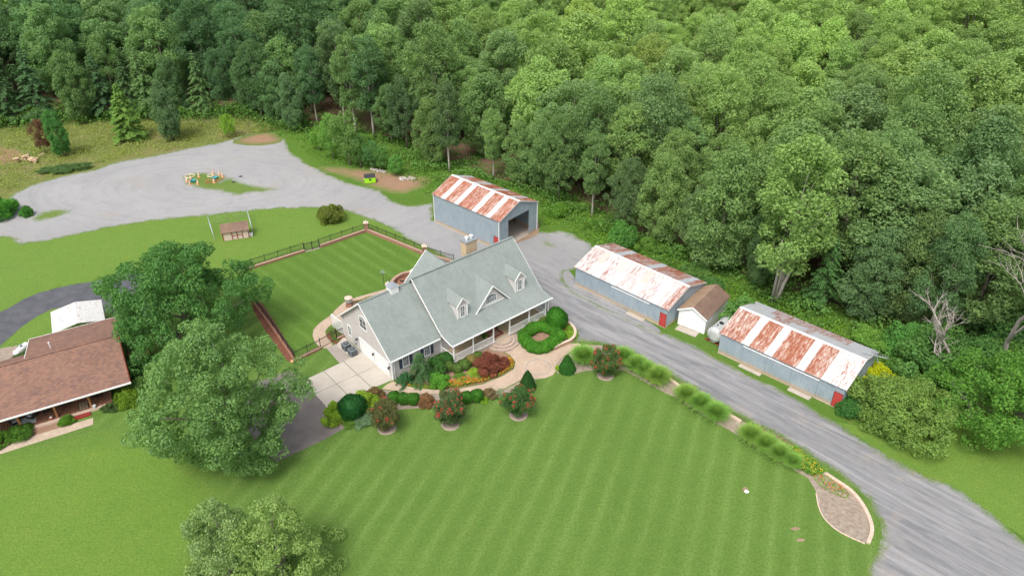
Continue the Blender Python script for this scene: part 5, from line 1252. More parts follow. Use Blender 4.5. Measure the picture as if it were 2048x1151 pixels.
for (p, lab, lean) in cones:
    e = thing('traffic_cone', lab, 'traffic cone', I3(*p), random.uniform(0, 6), 'traffic cones on the grassy island'); e.rotation_euler = (lean, lean*.5, random.uniform(0, 6)); e.scale = (1.15, 1.15, 1.15)
    link('base', m1, e); link('body', m2, e); link('reflective_band', m3, e, scale=(1.03, 1.03, 1))
def ring_(p, r, w, mat, lab, name='hoop', cat='hoop'):
    m_ = MB(); m_.tube([(r*math.cos(a), r*math.sin(a), w) for a in [i*math.pi/10 for i in range(21)]], w, 7, cap=False); o = m_.build(name, M[mat], None, smooth=True); o.location = I3(*p); tag(o, lab, cat)
ring_((303, 172), .75, .07, 'conew', 'large flat white ring behind the left cones'); ring_((625, 168), .48, .07, 'conew', 'small flat white ring between the two groups of cones')
def tub(p, lab): 
    m_ = MB(); m_.lathe([(.35, 0), (.5, .3), (.46, .3), (.32, .05), (0, .05)], 14); o = m_.build('tub', M['teal'], None); o.location = I3(*p); tag(o, lab, 'tub')
tub((360, 255), 'round teal tub between the left cones'); tub((688, 212), 'round teal tub beside the red frame')
e = thing('barrier', 'red plastic barrier frame lying among the cones', 'barrier', I3(560, 285), R(10))
for a, b_ in (((0, 0, 0), (0, 0, .7)), ((0, 0, .65), (1.6, .3, .35)), ((1.6, .3, 0), (1.6, .3, .5)), ((.1, 0, .1), (1.6, .3, .1)), ((1.6, .3, .3), (2.6, .9, .3))): m_ = MB(); m_.bar(a, b_, .09); m_.build('rail', M['barrier'], e)
for k, (a, b_, lab) in enumerate((((730, 272), (900, 190), 'long grey plank lying right of the cones'), ((760, 280), (935, 200), 'greenish plank lying beside the longer grey plank'))):
    A_, B_ = I3(*a), I3(*b_); m_ = MB(); m_.bar((0, 0, .04), (B_.x-A_.x, B_.y-A_.y, .04), .16, .06); o = m_.build('plank', M['deadwood'] if k == 0 else M['galv'], None); o.location = A_; tag(o, lab, 'plank')
for p, lab in (((1085, 178), 'black rubber mat piece lying on the gravel right of the cones'), ((975, 262), 'dark rubble heap nearest the planks')):
    m_ = MB(); m_.lathe([(.38, 0), (.3, .07), (.12, .12), (0, .13)], 9); o = m_.build('rubble', M['tyre'], None); o.location = I3(*p); o.scale = (1, .8, 1); tag(o, lab, 'debris')
# heaps: logs at the left, rocks at the woods' edge
lg = G(62, 322); r5 = random.Random(11)
for k in range(26):
    m_ = MB(); L = r5.uniform(.5, 1.1); rd = r5.uniform(.12, .28); a = r5.uniform(0, 3.1); lay = k//12; x, y = r5.uniform(-1.9, 1.9), r5.uniform(-1, 1.2)
    m_.tube([(-L/2*math.cos(a), -L/2*math.sin(a), 0), (L/2*math.cos(a), L/2*math.sin(a), r5.uniform(-.05, .1))], rd, 8)
    o = m_.build('log', M['log'], None); o.location = lg+Vector((x, y, rd+lay*.3)); tag(o, 'short cut log lying in the pale heap at the left edge of the meadow', 'log', 'cut logs in the heap')
def rock(loc, r, lab, grp=None, mat='rock', nm='rock'):
    bm = bmesh.new(); bmesh.ops.create_icosphere(bm, subdivisions=2, radius=1)
    sx = [r5.uniform(.7, 1.2)*r for _ in range(3)]
    for v in bm.verts: v.co = Vector((v.co.x*sx[0], v.co.y*sx[1], v.co.z*sx[2]*.7))*(1+.22*math.sin(v.co.x*5+loc[0])*math.cos(v.co.y*4+v.co.z*6))
    me = bpy.data.meshes.new(nm); bm.to_mesh(me); bm.free(); me.materials.append(M[mat]); o = link(nm, me, None, loc=(loc[0], loc[1], loc[2]+r*.3)); tag(o, lab, 'rock', grp)
for k in range(13): p = G(640+(655+k*15)/6.395, 220+(755+k*4+r5.uniform(-12, 12))/6.395); rock(p, r5.uniform(.18, .34), 'pale rock in the row behind the green dumpster', 'pale rocks behind the dumpster', 'deadwood')
for k in range(9): p = G(640+(1030+k*20)/6.395, 220+(880+r5.uniform(-20, 20))/6.395); rock(p, r5.uniform(.2, .45), 'brownish rock in the heap between the dumpster and the tall shed', 'rocks in the heap by the tall shed')
rock(G(1493, 983), .22, 'single white stone lying on the front lawn', None, 'whiteflat')
sheet('bare_spot', [(1578, 1056), (1592, 1052), (1602, 1056), (1590, 1060)], .02, M['dirt'], .3, .04, 1)
sheet('bare_spot', [(1590, 1079), (1600, 1075), (1612, 1079), (1600, 1083)], .02, M['dirt'], .3, .04, 1)
sheet('bare_spot', [(1483, 975), (1492, 972), (1498, 982), (1490, 986)], .02, M['dirt'], .3, .03, 1)

# ------------------------------------------------------------------ garden plants
DG, MG, LG, YG = (.022, .070, .018), (.05, .115, .022), (.085, .17, .03), (.16, .25, .03)
def ball(u, v, r, h, lab, c=MG, g=None, kind='tight', nm='boxwood', cat='shrub'): return shrub(kind, u, v, r, h, lab, c, g, nm, cat, kind != 'tight')
for (u, v, r, h, lab) in ((899, 739, .62, 1.1, 'clipped round shrub by the left porch post, nearest the weeping evergreen'), (915, 743, .62, 1.05, 'clipped round shrub second from the left below the porch rail'),
                          (929, 736, .72, 1.15, 'clipped round shrub third from the left below the porch rail'), (943, 726, .66, 1.1, 'bronze tinted round shrub left of the dark red maple'), (956, 718, .58, 1.0, 'clipped round shrub closest to the dark red maple'),
                          (1036, 792, 0, 0, '')):
    if r: ball(u, v, r, h, lab, (.07, .12, .03) if 'bronze' not in lab else (.16, .14, .05), 'round shrubs below the porch')
for (u, v, r, h, lab) in ((789, 803, .72, 1.25, 'clipped ball shrub behind the leftmost crape myrtle'), (808, 805, .70, 1.2, 'clipped ball shrub left of the pair in front of the curved path'), (827, 806, .72, 1.25, 'clipped ball shrub nearest the middle of the curved path bed'),
                          (933, 802, .72, 1.2, 'clipped ball shrub just right of the largest crape myrtle'), (954, 799, .74, 1.25, 'larger clipped ball shrub right of the largest crape myrtle')):
    ball(u, v, r, h, lab, (.035, .115, .015), 'ball shrubs along the curved path')
ball(706, 832, 1.45, 2.5, 'large dark green clipped globe shrub at the corner of the concrete driveway', (.014, .068, .018), nm='globe_shrub')
shrub('loose', 672, 840, 1.35, 2.0, 'bright yellow green leafy shrub left of the dark globe shrub', YG, name='hydrangea'); shrub('loose', 730, 812, 1.5, 1.7, 'bright yellow green leafy shrub behind the dark globe shrub', YG, name='hydrangea')
shrub('loose', 728, 840, 1.3, .6, 'low blue green creeping juniper right of the dark globe shrub', (.10, .17, .10), name='juniper', stems=False); shrub('loose', 700, 848, .8, .45, 'small low green plant below the dark globe shrub', LG, name='ground_plant', stems=False)
shrub('loose', 752, 796, 1.0, 1.3, 'purple brown leafed shrub behind the leftmost crape myrtle', (.14, .10, .05), name='barberry'); shrub('loose', 850, 808, .95, 1.1, 'reddish loose shrub left of the largest crape myrtle', (.17, .10, .055), name='barberry')
shrub('loose', 979, 792, .75, 1.0, 'purple grey loose shrub right of the ball shrubs', (.15, .12, .07), name='barberry'); shrub('loose', 966, 800, .6, .4, 'low bright green plant between ball shrub and purple shrub', (.12, .22, .02), name='ground_plant', stems=False)
shrub('loose', 1000, 786, .5, .35, 'small grey green plant near the right end of the path bed', (.2, .24, .18), name='ground_plant', stems=False)
ball(1055, 775, .95, 2.3, 'dark green cone shaped evergreen between the path circle and the myrtle', DG, kind='tightcone', nm='cone_evergreen'); ball(1134, 741, 1.0, 2.1, 'dark green cone shaped evergreen in the round mulch bed by the path circle', (.022, .085, .016), kind='tightcone', nm='cone_evergreen')
shrub('loose', 1119, 738, .55, .35, 'small yellow green plant at the foot of the cone evergreen', YG, name='ground_plant', stems=False)
ball(1112, 656, 1.3, 2.75, 'tall dark rounded evergreen beside the right corner of the porch', (.030, .115, .013), nm='round_evergreen')
ring_h = [(1049, 675, .8), (1049, 684, .8), (1055, 692, .8), (1064, 699, .85), (1076, 702, .85), (1089, 700, .85), (1100, 694, .85), (1110, 687, .85), (1119, 679, .8), (1060, 667, .8), (1071, 661, .8), (1083, 659, .8), (1096, 662, .8), (1108, 668, .8), (1115, 673, .7)]
hd = thing('hedge', 'bright green clipped ring shaped hedge in front of the right half of the porch', 'hedge', G(1083, 682))
hc = G(1083, 682); Pp = []; Nn_ = []
for (u, v, r) in ring_h:
    c = G(u, v)-hc; k = 1100; d_ = unit(rng.normal(size=(k, 3))); d_ = d_[d_[:, 2] > -.3]; Pp.append(np.array([c.x, c.y, .52])+d_*np.array([r, r, .62])*rng.uniform(.92, 1.06, (len(d_), 1))); Nn_.append(d_)
Pp = np.concatenate(Pp); Nn_ = np.concatenate(Nn_)
link('foliage', quads_mesh('foliage', leaves(Pp, Nn_, .07, .55), [M['leaf']]), hd, color=(.05, .165, .018, 1))
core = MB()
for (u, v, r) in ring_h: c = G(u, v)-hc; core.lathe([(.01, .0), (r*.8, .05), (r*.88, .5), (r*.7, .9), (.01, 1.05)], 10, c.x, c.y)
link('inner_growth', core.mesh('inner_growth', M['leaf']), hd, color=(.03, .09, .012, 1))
shrub('loose', 1058, 650, .9, .8, 'low yellow green shrub between the ring hedge and the porch edge', (.12, .18, .04), name='ground_plant', stems=False); shrub('loose', 1080, 640, 1.0, .7, 'pale green low shrub right behind the ring hedge, under the porch rail', (.12, .17, .05), name='ground_plant', stems=False)
shrub('loose', 1141, 672, .9, .5, 'low yellow green planting inside the curved stone wall', (.14, .24, .03), name='ground_plant', stems=False); shrub('loose', 1140, 658, .8, .45, 'low yellow green planting behind the tall rounded evergreen', (.14, .22, .03), name='ground_plant', stems=False)
# weeping evergreen, red maple, green shrubs beside the garage windows
def weeping(u, v, H, Rad, lab, c, nb=26, name='weeping_evergreen', leafs=.085, up=1.):
    e = thing(name, lab, 'evergreen', G(u, v)); P = []; Nn = []; mb = MB(); mb.tube([(0, 0, 0), (.1, .05, H*.5), (.0, .0, H*.98)], [.10, .07, .02], 7)
    for b in range(nb*3):
        f = random.random()**.8; z = H*(.98-.85*f); a = random.uniform(0, 6.283); L = Rad*(.18+.85*f)*random.uniform(.7, 1.15); k = int(95*L/Rad*1.6)
        u_ = rng.uniform(.05, 1, k); sd_ = rng.normal(0, .07*Rad, k)
        P.append(np.stack([u_*L*math.cos(a)-sd_*math.sin(a), u_*L*math.sin(a)+sd_*math.cos(a), np.maximum(.04, z+.25*L*u_-.75*L*u_**2+rng.normal(0, .05, k))], 1)); Nn.append(np.tile([math.cos(a)*.5, math.sin(a)*.5, 1.], (k, 1)))
    mb.build('trunk', M['bark'], e); link('foliage', quads_mesh('foliage', leaves(np.concatenate(P), np.concatenate(Nn), leafs, .6, .35), [M['leaf']]), e, color=(*c, 1))
weeping(842, 758, 3.9, 1.75, 'tall weeping blue green conifer in front of the garage windows', (.055, .115, .05))
weeping(812, 764, 1.5, 1.5, 'low spreading dark conifer at the garage corner beside the first window', (.035, .10, .04), 16)
shrub('loose', 872, 745, 1.35, 2.0, 'dark green leafy shrub between the weeping conifer and the porch', (.045, .115, .03), name='leafy_shrub'); shrub('loose', 878, 768, 1.3, 1.15, 'bright green leafy shrub right of the weeping conifer, nearest the path', (.075, .20, .03), name='leafy_shrub')
ball(892, 728, .95, 1.5, 'dark green round shrub at the left corner of the porch', (.03, .085, .02), kind='tight')
shrub('loose', 984, 738, 1.75, 1.65, 'dark red Japanese maple spreading in front of the porch steps', (.135, .048, .034), name='japanese_maple', cat='small tree'); shrub('loose', 968, 733, 1.2, 1.2, 'bronze purple lower lobe at the left of the dark red maple', (.15, .06, .04), name='japanese_maple', cat='small tree')
for k, (u, v, r, c, lab) in enumerate(((920, 752, .7, LG, 'low green flower plants between the boxwoods and the path'), (948, 746, .8, YG, 'yellow green low plants left of the dark red maple'), (968, 752, .7, LG, 'green daylily clump below the dark red maple'))):
    shrub('loose', u, v, r, .35, lab, c, name='ground_plant', stems=False)
# flower bed as uncountable planting
def flowerbed(px, n, h, lab, name='flowers', cols=('leaf', 'bloom2', 'bloom3'), p=(.70, .25, .05), leafc=(.10, .19, .03), size=.085):
    Q = [G(*q_) for q_ in px]; B = np.array([[q_.x, q_.y] for q_ in Q]); x0, y0 = B.min(0); x1, y1 = B.max(0); g = rng.uniform([x0, y0], [x1, y1], (n*3, 2)); ins = np.zeros(len(g), bool); j = len(B)-1
    for i in range(len(B)):
        ins ^= ((B[i, 1] > g[:, 1]) != (B[j, 1] > g[:, 1])) & (g[:, 0] < (B[j, 0]-B[i, 0])*(g[:, 1]-B[i, 1])/(B[j, 1]-B[i, 1]+1e-12)+B[i, 0]); j = i
    g = g[ins][:n]; cl = .5+.5*np.sin(g[:, 0]*2.1+np.sin(g[:, 1]*1.7)*2); z = rng.uniform(.03, 1, len(g))*h*(.55+.45*cl)
    P = np.concatenate([g, z[:, None]], 1); mi = rng.choice(len(cols), len(g), p=p); P[mi > 0, 2] += .05
    o = link(name, quads_mesh(name, leaves(P, np.tile([0, 0, 1.], (len(g), 1)), size, .7), [M[c] for c in cols], mi), None, color=(*leafc, 1)); tag(o, lab, 'flowers', kind='stuff')
flowerbed([(885, 770), (905, 762), (930, 757), (960, 758), (985, 752), (1005, 742), (1018, 712), (1028, 722), (1027, 736), (1003, 750), (965, 765), (915, 775), (890, 775)], 7500, .45, 'red, orange and yellow flower border along the curved path')
flowerbed([(800, 764), (830, 768), (870, 770), (890, 768), (890, 776), (860, 777), (830, 774), (805, 769)], 2500, .2, 'low green ground cover along the path by the garage', 'ground_cover', ('leaf', 'bloom2'), (.97, .03))
flowerbed([(1565, 905), (1590, 900), (1640, 938), (1652, 948), (1622, 952), (1580, 930)], 6000, .8, 'yellow blooming perennials at the end of the ornamental grass row', 'flowers', ('leaf', 'bloom3'), (.84, .16), (.08, .18, .03))
flowerbed([(1622, 952), (1650, 948), (1690, 975), (1700, 990), (1690, 1000), (1660, 985), (1640, 975)], 500, .25, 'sparse small plants in the gravel bed end', 'flowers', ('leaf', 'bloom2'), (.9, .1), (.13, .19, .05))
flowerbed([(700, 608), (758, 592), (790, 583), (785, 590), (722, 604)], 2500, .5, 'planting along the loop path behind the garage', 'flowers', ('leaf', 'bloom2'), (.9, .1), (.09, .16, .03))
flowerbed([(656, 662), (672, 650), (684, 645), (692, 664), (676, 684), (664, 680)], 900, .3, 'low plants in the round mulch bed by the side gate', 'ground_cover', ('leaf',), (1.,), (.08, .15, .04))
flowerbed([(1636, 985), (1680, 1000), (1725, 1020), (1730, 1060), (1690, 1060), (1650, 1035)], 260, .06, 'brown leaf litter on the gravel bed end', 'leaf_litter', ('mulch',), (1.,))
# crape myrtles
def myrtle(u, v, r, h, lab, blooms, c):
    blooms = int(blooms*2.6)
    e = thing('crape_myrtle', lab, 'crape myrtle', G(u, v), random.uniform(0, 6), 'crape myrtles along the front lawn')
    C = crown_pts(130, .6, h-.25, r*.82, 'vase', .3); Q = puffs(C, rng.uniform(.28, .42, len(C)), 1700, .06, .8, -.7, 1.1)
    link('crown', quads_mesh('crown', Q, [M['leaf']]), e, color=(*c, 1))
    sel = C[np.argsort(-(C[:, 2]/h*.8+np.linalg.norm(C[:, :2], axis=1)/r*.75+rng.normal(0, .25, len(C))))][:blooms]
    if blooms: 
        Q = puffs(sel+np.array([0, 0, .14])+unit(sel*np.array([1, 1, 0]))*.18, rng.uniform(.10, .19, len(sel)), 2200, .04, 1., -.8, 1.5); o = link('blossom', quads_mesh('blossom', Q, [M['bloom']]), e)
    link('trunk', limb_mesh('trunk', h*.8, .07, C, 10, M['palebark'], .2, .08, 4), e)
    m_ = MB(); m_.lathe([(.95, .012), (.75, .09), (.0, .12)], 20); m_.build('mulch_ring', M['mulch_pale'], e)
myrtle(774, 856, 1.6, 3.1, 'leftmost crape myrtle with hardly any flowers, on the lawn by the driveway bed', 5, (.075, .085, .035)); myrtle(901, 848, 1.75, 3.6, 'largest crape myrtle with red flowers in the middle of the path bed', 20, (.06, .10, .04))
myrtle(1037, 829, 1.7, 3.1, 'crape myrtle with pink red flowers beside the cone evergreen', 24, (.045, .10, .032)); myrtle(1211, 750, 1.75, 3.2, 'crape myrtle with dense red flowers among the ornamental grasses', 34, (.055, .10, .032))
# ornamental grasses
gr_ = [(1166, 722, 1.5, 1.9), (1245, 722, 1.35, 1.7), (1272, 738, 1.35, 1.7), (1290, 748, 1.3, 1.6), (1314, 762, 1.5, 1.8), (1371, 798, 1.3, 1.7), (1399, 815, 1.35, 1.7), (1430, 835, 1.4, 1.75), (1500, 878, 1.3, 1.6), (1529, 896, 1.3, 1.6), (1556, 914, 1.3, 1.5), (1583, 928, 1.05, 1.2)]
gl_ = ['left of the reddest crape myrtle, by the cone evergreen', 'just right of the reddest crape myrtle', 'third from the left in the row by the myrtle', 'fourth from the left in the row by the myrtle', 'largest at the right end of the row by the myrtle',
       'left one of the middle group of three', 'centre one of the middle group of three', 'right one of the middle group of three', 'left end of the row above the flower bed tip', 'second from the left in the last row', 'third from the left in the last row', 'last small clump touching the yellow flowers']
for (u, v, r, h), lb in zip(gr_, gl_):
    e = thing('ornamental_grass', 'fountain shaped ornamental grass clump, '+lb, 'ornamental grass', G(u, v), random.uniform(0, 6), 'ornamental grass clumps along the drive')
    for k in range(3): q_ = (1, .95, .6)[k]; link('blades', LIB['ograss'][k % 2], e, rot=(0, 0, k*2.), scale=(r*1.28*q_, r*1.28*q_, h*(1, .95, 1.)[k]), color=(.14+.03*random.random(), .255, .065, 1))
# odd shrubs round the place
shrub('loose', 663, 442, 2.0, 2.7, 'single round olive shrub on the lawn beside the back fence', (.10, .13, .03), name='round_shrub')
shrub('loose', 55, 432, 1.0, 1.5, 'small dark round shrub at the left edge of the gravel lot', (.05, .15, .03), name='round_shrub'); shrub('loose', 6, 432, 2.4, 3.2, 'green shrub cut by the left frame edge beside the gravel', (.06, .18, .03), name='round_shrub')
shrub('loose', 130, 342, 4.4, 1.1, 'long low dark bush at the meadow side of the gravel lot', (.06, .11, .04), name='low_bush', r2=1.5, rot=.35, stems=False)
for (x, y, r, h, c, lab) in ((-7.5, -.95, 1.3, 1.1, (.06, .13, .02), 'low green hedge shrub at the frame edge before the neighbour porch'), (-4.9, -.9, 1.3, 1.0, (.06, .13, .02), 'leafy low shrub second from the frame edge before the neighbour porch'), (-3.2, -.8, 1.25, .95, (.055, .125, .02), 'leafy low shrub in front of the wicker chairs'),
                             (.75, -.95, .8, .75, (.07, .16, .02), 'single small green shrub before the middle of the neighbour porch'), (4.7, -.95, .8, .6, (.05, .09, .03), 'tiny dark shrub beside the white pot'),
                             (6.4, -.6, 1.4, 1.5, (.10, .17, .02), 'yellow green shrub at the right corner of the neighbour porch'), (8.2, .2, 1.5, 1.8, (.06, .12, .03), 'darker green shrub right of the neighbour house corner'), (8.3, 3.2, 1.2, 1.6, (.025, .06, .02), 'dark shrub below the deck stairs'),
                             (-2.6, 12.2, 1.5, 1.0, (.05, .09, .03), 'dark low shrub beside the white propane tank'), (-1.8, 13.6, 1.0, 1.1, (.09, .14, .04), 'green shrub at the back corner of the neighbour house')):
    p = NMx @ Vector((x, y, 0)); shrub('loose', 0, 0, r, h, lab, c, name='low_shrub', loc=p)
shrub('loose', 600, 1000, .01, .01, '', MG) if False else None

# ------------------------------------------------------------------ large single trees
def bigtree(loc, H, H0, Rad, n, pr_, leaf, color, lab, shape='dome', br=.4, spread=.75, name='maple_tree', per=None, bark='bark', limbs=20, low=-.75, drop=0., off=(0, 0)):
    C = crown_pts(n, H0, H-pr_*.5, Rad-pr_*.5, shape, .35); C[:, 0] += off[0]*C[:, 2]/H; C[:, 1] += off[1]*C[:, 2]/H
    rr_ = np.array([random.uniform(.6, 1.3)*pr_ for _ in C])
    if drop: C[:, 2] -= drop*(np.linalg.norm(C[:, :2], axis=1)/Rad)**2*H*.3; C[:, 2] = np.maximum(C[:, 2], H0*.6)
    Q = puffs(C, rr_, per or 10/(leaf*leaf*1.2)*.9, leaf, spread, low, .75)
    e = thing(name, lab, 'tree', loc); link('crown', quads_mesh('crown', Q, [M['leaf']]), e, color=(*color, 1)); link('trunk', limb_mesh('trunk', H*.85, br, C, limbs, M[bark], .15, .02), e); return e
bigtree(G(380, 685), 12.3, 2.0, 8.6, 300, .9, .125, (.058, .138, .042), 'large green maple covering the corner behind the brown roofed house', per=270)
bigtree(G(486, 925), 15.0, 1.2, 6.3, 430, .72, .11, (.098, .178, .066), 'large silvery green maple in the front lawn, in front of the brown asphalt', 'top', per=330, off=(-1.4, 0), drop=.1)
bigtree(G(462, 1150), 8.6, .8, 3.5, 130, .6, .095, (.135, .20, .085), 'left grey green weeping tree at the bottom frame edge, showing bare twigs', 'dome', .2, per=420, name='weeping_cherry', drop=1.)
bigtree(G(570, 1165), 9.2, .8, 4.3, 190, .6, .095, (.145, .215, .075), 'right yellow green weeping tree at the bottom frame edge, the fuller one', 'dome', .22, per=420, name='weeping_cherry', drop=1.)
bigtree(G(1797, 850), 5.4, .3, 4.6, 230, .8, .11, (.115, .185, .05), 'broad round pale green tree right of the red shed door', 'dome', .2, per=300, name='round_tree')
shrub('loose', 1700, 822, 1.6, 1.6, 'dark green low bush at the shed corner beside the red door', (.04, .12, .03), name='dark_bush'); shrub('loose', 1755, 765, 1.8, 2.0, 'yellow leafed bush at the end of the rusty shed', (.30, .33, .015), name='yellow_bush')
bigtree(G(1985, 862), 8.0, 1.5, 7.0, 160, 1.0, .12, (.07, .16, .03), 'spreading bright green walnut at the right frame edge', 'dome', .25, per=220, name='walnut_tree')
bigtree(G(1475, 655), 4.2, .8, 2.1, 40, .6, .15, (.075, .165, .045), 'small green tree between the small white garage and the rusty shed', 'dome', .12, per=200, name='sumac_tree')

# meadow trees
tree('youngcone', G(262, 280), 10.5, 'narrow pointed light green tree, the slimmest in the meadow', None, (.12, .21, .055), 'young_tree', wide=.95)
tree('full', G(345, 280), 11, 'blue green pyramid shaped tree beside the slim one in the meadow', None, (.075, .13, .065), 'young_tree', wide=.9, var=0)
tree('full', G(128, 312), 8.5, 'dark green narrow tree next to the burnt tree at the left meadow', None, (.055, .15, .045), 'young_tree', wide=.8, var=1)
tree('sapling', G(460, 275), 4.6, 'small yellow green sapling close to the top end of the gravel lot', None, (.13, .23, .035), 'young_tree')
bt = tree('sapling', G(92, 306), 6.5, 'burnt reddish brown half bare tree beside the log heap', None, (.10, .055, .04), 'burnt_tree', wide=.8)
# bushy group on the bank behind the dumpster
for (u, v, h, kind, w, c, lab) in ((668, 316, 8.0, 'sapling', .9, (.10, .20, .05), 'light green bushy tree at the left of the thicket above the dumpster'), (700, 330, 10.0, 'sapling', .85, (.09, .16, .05), 'tallest bushy tree of the thicket above the dumpster'),
                                   (722, 335, 6.0, 'sapling', .9, (.06, .13, .04), 'dark middle bush of the thicket above the dumpster'), (748, 338, 5.2, 'sapling', 1., (.06, .14, .05), 'rounded bush nearest the pale rocks'), (765, 340, 4.4, 'sapling', 1., (.08, .17, .05), 'pale rounded bush right of the pale rocks'),
                                   (793, 350, 3.6, 'sapling', 1.2, (.08, .19, .05), 'low bright bush standing alone right of the thicket'), (640, 300, 4.6, 'sapling', 1.1, (.10, .2, .04), 'yellow green bush at the far left of the thicket')):
    tree(kind, G(u, v), h, lab, None, c, 'bushy_tree', 'tree', w)
for (u, v, r, h, c, lab) in ((1245, 492, 2.2, 3.6, (.07, .17, .04), 'leafy bush at the wood edge between the tall shed and the patchy shed'), (1300, 500, 2.0, 1.8, (.08, .16, .03), 'low bush behind the patchy shed roof'), (1420, 578, 1.6, 1.6, (.06, .14, .04), 'bush at the rear corner of the patchy shed'),
                             (1118, 430, 1.6, 2.0, (.09, .19, .03), 'bush beside the open end of the tall shed'), (1390, 548, 2.0, 1.4, (.09, .17, .05), 'pale low bush behind the rusty back slope'), (1740, 690, 2.6, 1.6, (.10, .2, .04), 'pale green low bush behind the aerial'),
                             (1850, 740, 4.2, 4.2, (.065, .145, .04), 'large bush behind the round tree, right of the aerial'), (1805, 700, 2.6, 3.4, (.07, .18, .045), 'bright bush behind the right end of the rusty shed'), (1930, 770, 3.4, 4.0, (.055, .12, .035), 'dark bush behind the walnut tree')):
    shrub('loose', u, v, r, h, lab, c, name='wild_bush', cat='bush')
for (u, v, r, h, c, lab) in ((1955, 728, 3.4, 3.2, (.06, .14, .04), 'rounded bush between the two bleached dead trees'), (2035, 742, 3.6, 3.0, (.075, .16, .04), 'bush at the right frame edge under the grey dead tree'), (1990, 690, 4.2, 4.5, (.055, .125, .04), 'larger bush behind the two dead trees'), (1870, 700, 3.2, 3.6, (.07, .15, .045), 'bush left of the bleached dead tree'), (2060, 690, 4., 4.5, (.06, .13, .04), 'bush cut by the right frame edge')):
    shrub('loose', u, v, r, h, lab, c, name='wild_bush', cat='bush')

# ------------------------------------------------------------------ the wood
edgeW = [G(*p) for p in FOREST_EDGE]
EX = np.array([p.x for p in edgeW]); EY = np.array([p.y for p in edgeW])
def behind(x, y, m=0.):
    "metres by which (x, y) lies inside the wood"
    best = 1e9; side = 1
    for i in range(len(EX)-1):
        a = np.array([EX[i], EY[i]]); d = np.array([EX[i+1]-EX[i], EY[i+1]-EY[i]]); L2 = d@d; t = max(0, min(1, ((x-a[0])*d[0]+(y-a[1])*d[1])/L2)); q_ = a+d*t; D = math.hypot(x-q_[0], y-q_[1])
        if D < best: best = D; side = 1 if (d[0]*(y-a[1])-d[1]*(x-a[0])) > 0 else -1
    return best*side
def pxy(P):
    c = P-Vector((0, 0, CAMH)); w = c.y*math.cos(PITCH)-c.z*math.sin(PITCH); uu = c.y*math.sin(PITCH)+c.z*math.cos(PITCH); return 1024+FPX*c.x/w, 575.5-FPX*uu/w
SPOTS = []
def free(x, y, d): return all((x-a)**2+(y-b_)**2 > d*d for a, b_ in SPOTS)
# named trees first
for q_ in ((1900, 752), (2012, 740)): SPOTS.append((G(*q_).x, G(*q_).y)); SPOTS.append((G(q_[0], q_[1]+60).x, G(q_[0], q_[1]+60).y))
gt = G(1556, 600); SPOTS.append((gt.x, gt.y))
tree('light', gt, 21.5, 'tall pale green tree with leaning silvery trunks at the wood edge', None, (.13, .21, .07), 'silver_maple', wide=1.2, var=0)
def multi_trunk(P, specs, lab):
    e = thing('bare_trunk_cluster', lab, 'tree trunks', P); 
    for s_ in specs: m_ = MB(); m_.tube(s_[0], s_[1], 7); m_.build('trunk', M['palebark'], e, smooth=True)
multi_trunk(gt+Vector((-.6, -.7, 0)), [([(0, 0, 0), (.5, -.1, 3), (1.6, 0, 7), (2.9, .2, 11), (4.6, .3, 14)], [.28, .22, .19, .15, .06]), ([(-.5, 0, 0), (-.5, 0, 4), (-.8, .1, 9)], [.2, .16, .08]), ([(-.1, .2, 0), (.0, .2, 4), (.5, .3, 10)], [.2, .16, .08]),
                                       ([(2.9, .2, 11), (2.6, .2, 12.5), (3.3, .3, 15)], [.1, .08, .03]), ([(2.3, .1, 9.4), (3.6, .1, 12), (5.4, .1, 13.5)], [.09, .06, .03])], 'pale leaning trunks of the silvery tree above the rusty shed')
rd_ = G(1730, 640); SPOTS.append((rd_.x, rd_.y)); tree('full', rd_, 12.5, 'grey green rounded tree at the wood edge behind the rusty shed', None, (.080, .14, .065), 'oak_tree', wide=1.05, var=2)
rd_ = G(1760, 590); SPOTS.append((rd_.x, rd_.y)); tree('broad', rd_, 18.5, 'large domed grey green oak rising above the tree row behind the rusty shed', None, (.10, .165, .07), 'oak_tree', wide=1.5, var=1)
rd_ = G(1640, 612); SPOTS.append((rd_.x, rd_.y)); tree('conifer', rd_, 9.5, 'feathery drooping green tree right of the silvery trunks', None, (.06, .13, .045), 'drooping_tree', wide=1.1, var=1)
NT = 0
FT = [('bright green tree of the light canopy in the upper middle and right of the wood', 'light green trees of the upper wood'), ('dark green tree of the shaded wood at the upper left and middle', 'dark green trees of the wood'), ('dark green tree on the front edge of the wood with its trunk showing', 'trees on the front edge of the wood')]
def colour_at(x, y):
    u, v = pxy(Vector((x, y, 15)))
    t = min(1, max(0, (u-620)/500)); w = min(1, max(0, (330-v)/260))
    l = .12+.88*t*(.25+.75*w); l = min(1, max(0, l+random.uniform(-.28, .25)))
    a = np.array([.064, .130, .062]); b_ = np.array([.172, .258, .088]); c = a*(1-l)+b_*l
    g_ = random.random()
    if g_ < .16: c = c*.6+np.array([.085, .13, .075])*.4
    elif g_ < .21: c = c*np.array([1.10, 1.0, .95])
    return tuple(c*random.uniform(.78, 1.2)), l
def conif_zone(u, v): return u < 430
